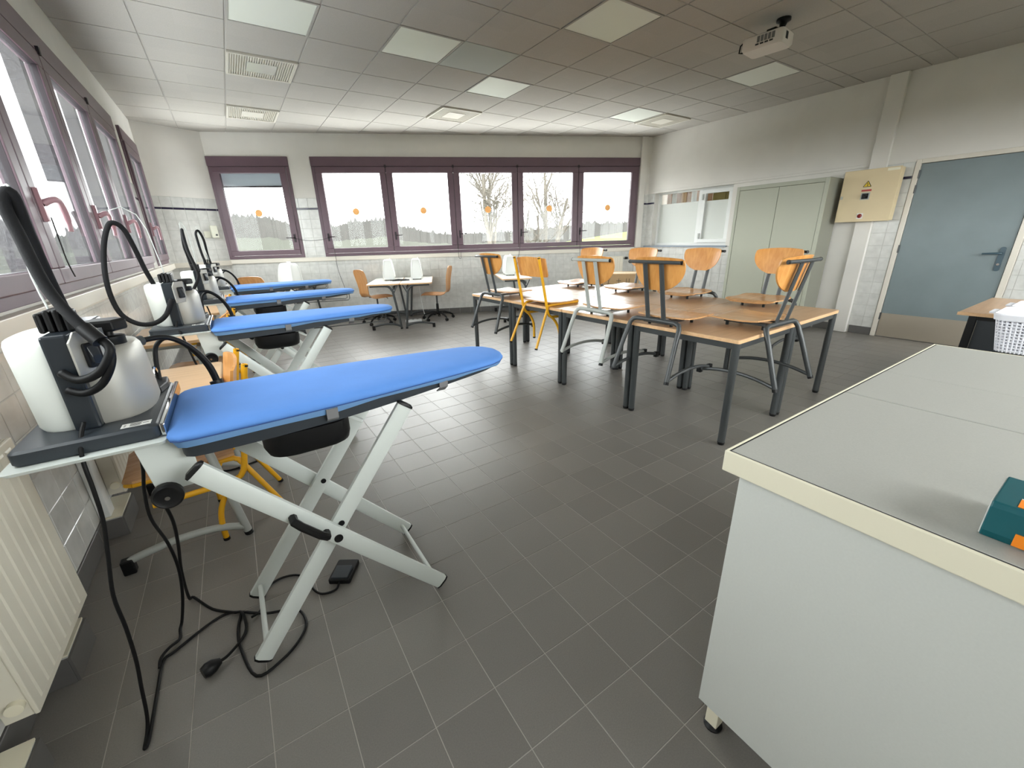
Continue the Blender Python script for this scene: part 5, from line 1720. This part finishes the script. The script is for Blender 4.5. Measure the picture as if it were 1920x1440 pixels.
for i in range(3):
    a = 0.255 + i * 0.475
    dd = MB(o2).box(a, -0.948, 0.105, a + 0.468, -0.931, tz - 0.055).build('door', 'counter_white', ct, bevel=0.002)
    MB(o2).tube([(a + 0.42, -0.948, 0.70), (a + 0.42, -0.975, 0.70), (a + 0.42, -0.975, 0.80), (a + 0.42, -0.948, 0.80)], 0.005, 8).build('handle', 'chrome', dd, smooth='auto')
for x in (0.250, 0.955, 1.652):
    for y in (-0.262, -0.915):
        l = MB(o2).box(x, y, 0.016, x + 0.034, y + 0.034, 0.0995).build('leg', 'cream', ct, bevel=0.002)
        MB(o2).lathe([(0.024, 0.0), (0.025, 0.006), (0.018, 0.012), (0.010, 0.016), (0.010, 0.020)], (x + 0.017, y + 0.017, 0), 16).build('levelling_foot', 'black_plastic', l, smooth='auto')
MB(o2).box(0.252, -0.88, 0.072, 0.276, -0.264, 0.0995).build('base_rail', 'cream', ct, bevel=0.002)
MB(o2).box(1.656, -0.88, 0.072, 1.680, -0.264, 0.0995).build('base_rail', 'cream', ct, bevel=0.002)

# teal cardboard box on the worktop
tb = thing('teal_box', 'dark teal cardboard box with orange labels lying on the grey worktop', 'box', (0.325, -0.66, tz))
Mi = Matrix.Translation((-0.325, 0.66, -tz))
m = MB(Mi)
prof = [(0.266, 0.0), (0.262, 0.012), (0.264, 0.052), (0.269, 0.060), (0.384, 0.060), (0.386, 0.052), (0.386, 0.0)]
m.rings([[(x, -0.556, tz + 0.0006 + z) for x, z in prof], [(x, -0.76, tz + 0.0006 + z) for x, z in prof]])
tbo = m.build('carton', 'teal_box', tb, bevel=0.002)
m = MB(Mi)
m.rings([[(x, -0.5545, tz + 0.0006 + z) for x, z in ((0.268, 0.002), (0.266, 0.050), (0.272, 0.058), (0.382, 0.058), (0.384, 0.002))], [(x, -0.5558, tz + 0.0006 + z) for x, z in ((0.268, 0.002), (0.266, 0.050), (0.272, 0.058), (0.382, 0.058), (0.384, 0.002))]])
m.build('end_flap', 'label_white', tb)
MB(Mi).box(0.2605, -0.70, tz + 0.004, 0.2640, -0.589, tz + 0.024).build('orange_label', 'orange_label', tb)
MB(Mi).box(0.274, -0.70, tz + 0.0605, 0.304, -0.580, tz + 0.0614).build('orange_label', 'orange_label', tb)
MB(Mi).box(0.3045, -0.70, tz + 0.0605, 0.3075, -0.580, tz + 0.0611).build('white_line', 'label_white', tb)

# ------------------------------------------------------------------ side table and laundry baskets on the right
st = thing('side_table', 'beech-topped side table with black frame in front of the door', 'table', (4.55, -0.20, 0))
Mi = Matrix.Translation((-4.55, 0.20, 0))
MB(Mi).box(3.985, -0.60, 0.696, 5.10, 0.145, 0.72).build('tabletop', 'table_wood', st, bevel=0.002)
MB(Mi).box(3.980, -0.605, 0.6955, 3.9848, 0.150, 0.7195).build('edge_strip', 'sign_edge' if False else 'table_edge', st)
for x in (4.06, 5.03):
    for y in (-0.52, 0.07):
        MB(Mi).bar((x, y, 0.0), (x, y, 0.695), 0.045, 0.045).build('leg', 'black_plastic', st, bevel=0.003)
    MB(Mi).box(x - 0.022, -0.49, 0.66, x + 0.022, 0.045, 0.695).build('apron', 'black_plastic', st)
MB(Mi).box(4.07, -0.49, 0.16, 4.085, 0.045, 0.658).build('modesty_panel', 'anthracite', st)

def make_basket(label):
    t = thing('laundry_basket', label, 'basket', (0, 0, 0), 0, 'white laundry baskets')
    hgt, bx, by, tx, ty = 0.225, 0.15, 0.215, 0.19, 0.255
    def lp(k, d=0.0, r=0.05):
        a, b = bx + (tx - bx) * k + d, by + (ty - by) * k + d
        return rrect(-a, -b, a, b, r, 4)
    MB().rings([[(x, y, 0.0) for x, y in lp(0, -0.006)], [(x, y, 0.005) for x, y in lp(0, 0.0)], [(x, y, 0.012) for x, y in lp(0.03, 0)]]).build('bottom', 'basket_white', t, smooth='auto')
    g = MB()
    for j in range(11):
        k = 0.06 + 0.80 * j / 10
        pts = [(x, y, hgt * k) for x, y in lp(k)]
        g.tube(pts + [pts[0]], 0.0042, 5, cap=False)
    n = len(lp(0))
    def at(k, s):
        P_ = lp(k)
        L = []
        tot = 0
        for i in range(n):
            a, b = Vector(P_[i] + (0,)), Vector(P_[(i + 1) % n] + (0,))
            L.append((tot, a, b))
            tot += (b - a).length
        q = s * tot
        for i in range(n):
            l0, a, b = L[i]
            le = (b - a).length
            if q <= l0 + le:
                p = a.lerp(b, (q - l0) / max(le, 1e-9))
                return (p.x, p.y, hgt * k)
        return P_[0] + (hgt * k,)
    for i in range(84):
        s = i / 84
        g.tube([at(0.0, s), at(0.45, s), at(0.92, s)], 0.0046, 4)
    lo = g.build('lattice', 'basket_white', t, fix=False)
    lo['kind'] = 'stuff'
    MB().rings([[(x, y, hgt * 0.86) for x, y in lp(0.86, 0.003)], [(x, y, hgt * 0.86) for x, y in lp(0.86, 0.012)], [(x, y, hgt) for x, y in lp(1.0, 0.012)], [(x, y, hgt + 0.006) for x, y in lp(1.0, 0.006)], [(x, y, hgt) for x, y in lp(1.0, -0.002)]]).build('rim', 'basket_white', t, smooth='auto')
    for s in (-1, 1):
        MB().box(-0.07, s * (ty + 0.008) - (0.0 if s > 0 else 0.035), hgt - 0.012, 0.07, s * (ty + 0.008) + (0.035 if s > 0 else 0.0), hgt).build('handle', 'basket_white', t, bevel=0.003)
    return t
sb = thing('low_trolley', 'low dark trolley under the laundry baskets behind the counter', 'trolley', (3.55, -0.36, 0))
Mi = Matrix.Translation((-3.55, 0.36, 0))
MB(Mi).box(3.20, -0.62, 0.585, 3.90, -0.21, 0.61).build('trolley_top', 'dark_metal', sb, bevel=0.004)
MB(Mi).box(3.20, -0.62, 0.15, 3.90, -0.21, 0.17).build('trolley_shelf', 'dark_metal', sb, bevel=0.004)
for x in (3.22, 3.88):
    for y in (-0.60, -0.23):
        l = MB(Mi).cyl((x, y, 0.06), (x, y, 0.584), 0.013, n=10).build('leg', 'light_metal', sb, smooth='auto')
        w = MB(Mi @ Matrix.Translation((x, y, 0.03)) @ Matrix.Rotation(R(90), 4, 'X'))
        w.lathe([(0.006, -0.012), (0.03, -0.012), (0.03, 0.012), (0.006, 0.012)], n=16)
        w.build('castor', 'black_plastic', l, smooth='auto')
bk0 = make_basket('white plastic lattice laundry basket in front, beyond the counter')
bk0.location = (3.33, -0.40, 0.6112)
dup(bk0, (3.735, -0.41, 0.6112), 0, 'white plastic laundry basket standing behind the first one')

# ------------------------------------------------------------------ cardboard box by the radiator
kb = thing('cardboard_box', 'brown cardboard box with printed handling symbols behind the joined tables', 'box', (5.25, 4.75, 0), R(-50))
bw, bd, bh = 0.34, 0.26, 0.70
MB().box(-bw, -bd, 0.0, bw, bd, bh - 0.004).build('carton', 'cardboard', kb, bevel=0.004)
MB().box(-bw, -bd, bh - 0.004, bw, -0.002, bh).build('flap', 'cardboard', kb)
MB().box(-bw, 0.002, bh - 0.004, bw, bd, bh).build('flap', 'cardboard', kb)
MB().box(-bw - 0.001, -0.03, bh, bw + 0.001, 0.03, bh + 0.001).build('tape', 'cream', kb)
def symb(pts_list, nm):
    q = MB()
    for pl in pts_list:
        q.tube([(x, -bd - 0.001, z) for x, z in pl], 0.004, 5)
    q.build(nm, 'ink', kb)
zz = bh - 0.17
symb([[(-0.21, zz + 0.09), (-0.18, zz + 0.05), (-0.15, zz + 0.09)], [(-0.18, zz + 0.05), (-0.18, zz)], [(-0.21, zz), (-0.15, zz)]], 'glass_symbol')
symb([[(-0.04, zz + 0.05), (0.04, zz + 0.05)], [(0.0, zz + 0.01), (0.0, zz + 0.09)]], 'cross_symbol')
symb([[(0.13, zz), (0.13, zz + 0.09)], [(0.18, zz), (0.18, zz + 0.09)], [(0.11, zz), (0.20, zz)]], 'arrows_symbol')

# ------------------------------------------------------------------ projector
pj = thing('projector', 'white ceiling projector on a black mount', 'projector', (3.69, 1.686, H), R(0))
MB().lathe([(0.055, 0.0), (0.055, -0.018), (0.03, -0.03), (0.022, -0.035)], (0, 0, 0), 18).build('ceiling_plate', 'black_plastic', pj, smooth='auto')
m = MB()
m.tube([(0, 0, -0.03), (-0.01, 0.0, -0.06), (-0.03, 0.005, -0.10)], [0.03, 0.022, 0.026], 10)
m.build('mount_arm', 'black_plastic', pj, smooth='auto')
m = MB()
m.box(-0.16, -0.03, -0.108, 0.0, 0.045, -0.092)
m.build('mount_cradle', 'black_plastic', pj, bevel=0.004)
for a in (-0.12, 0.05):
    MB().tube([(a - 0.02, 0.0, -0.10), (a - 0.01, -0.04, -0.115), (a - 0.02, -0.06, -0.135)], 0.008, 6).build('mount_claw', 'black_plastic', pj)
Mp = Matrix.Translation((-0.13, 0.04, -0.185)) @ Matrix.Rotation(R(-84), 4, 'Z')
MB(Mp).rings([[(x, y, -0.048) for x, y in rrect(-0.150, -0.105, 0.150, 0.105, 0.03, 4)], [(x, y, -0.03) for x, y in rrect(-0.162, -0.118, 0.162, 0.118, 0.03, 4)], [(x, y, 0.042) for x, y in rrect(-0.162, -0.118, 0.162, 0.118, 0.03, 4)], [(x, y, 0.05) for x, y in rrect(-0.155, -0.11, 0.155, 0.11, 0.03, 4)]]).build('projector_body', 'projector_white', pj, smooth='auto')
g = MB(Mp)
g.box(-0.04, -0.1195, -0.008, 0.10, -0.118, 0.036)
go = g.build('vent_recess', 'slot_grey', pj)
for i in range(5):
    MB(Mp).box(-0.04 + i * 0.028, -0.1215, -0.008, -0.035 + i * 0.028, -0.1195, 0.036).build('vent_rib', 'projector_white', go)
for i in range(4):
    MB(Mp).box(-0.045 + i * 0.036, -0.1195, -0.026, -0.018 + i * 0.036, -0.118, -0.014).build('socket', 'ink', pj)
MB(Mp).box(0.1615, -0.06, -0.02, 0.163, -0.015, 0.03).build('intake_slot', 'ink', pj)
MB(Mp).tube([(-0.163, -0.07, 0.04), (-0.185, -0.08, 0.02), (-0.19, -0.08, -0.03), (-0.163, -0.07, -0.035)], 0.006, 6).build('cable_loop', 'black_cable', pj)
for x in (-0.11, 0.11):
    MB(Mp).cyl((x, -0.03, 0.05), (x, -0.03, 0.075), 0.012, n=10).build('mount_stud', 'black_plastic', pj)
MB(Mp).box(-0.12, -0.045, 0.066, 0.12, -0.01, 0.074).build('mount_bar', 'black_plastic', pj)
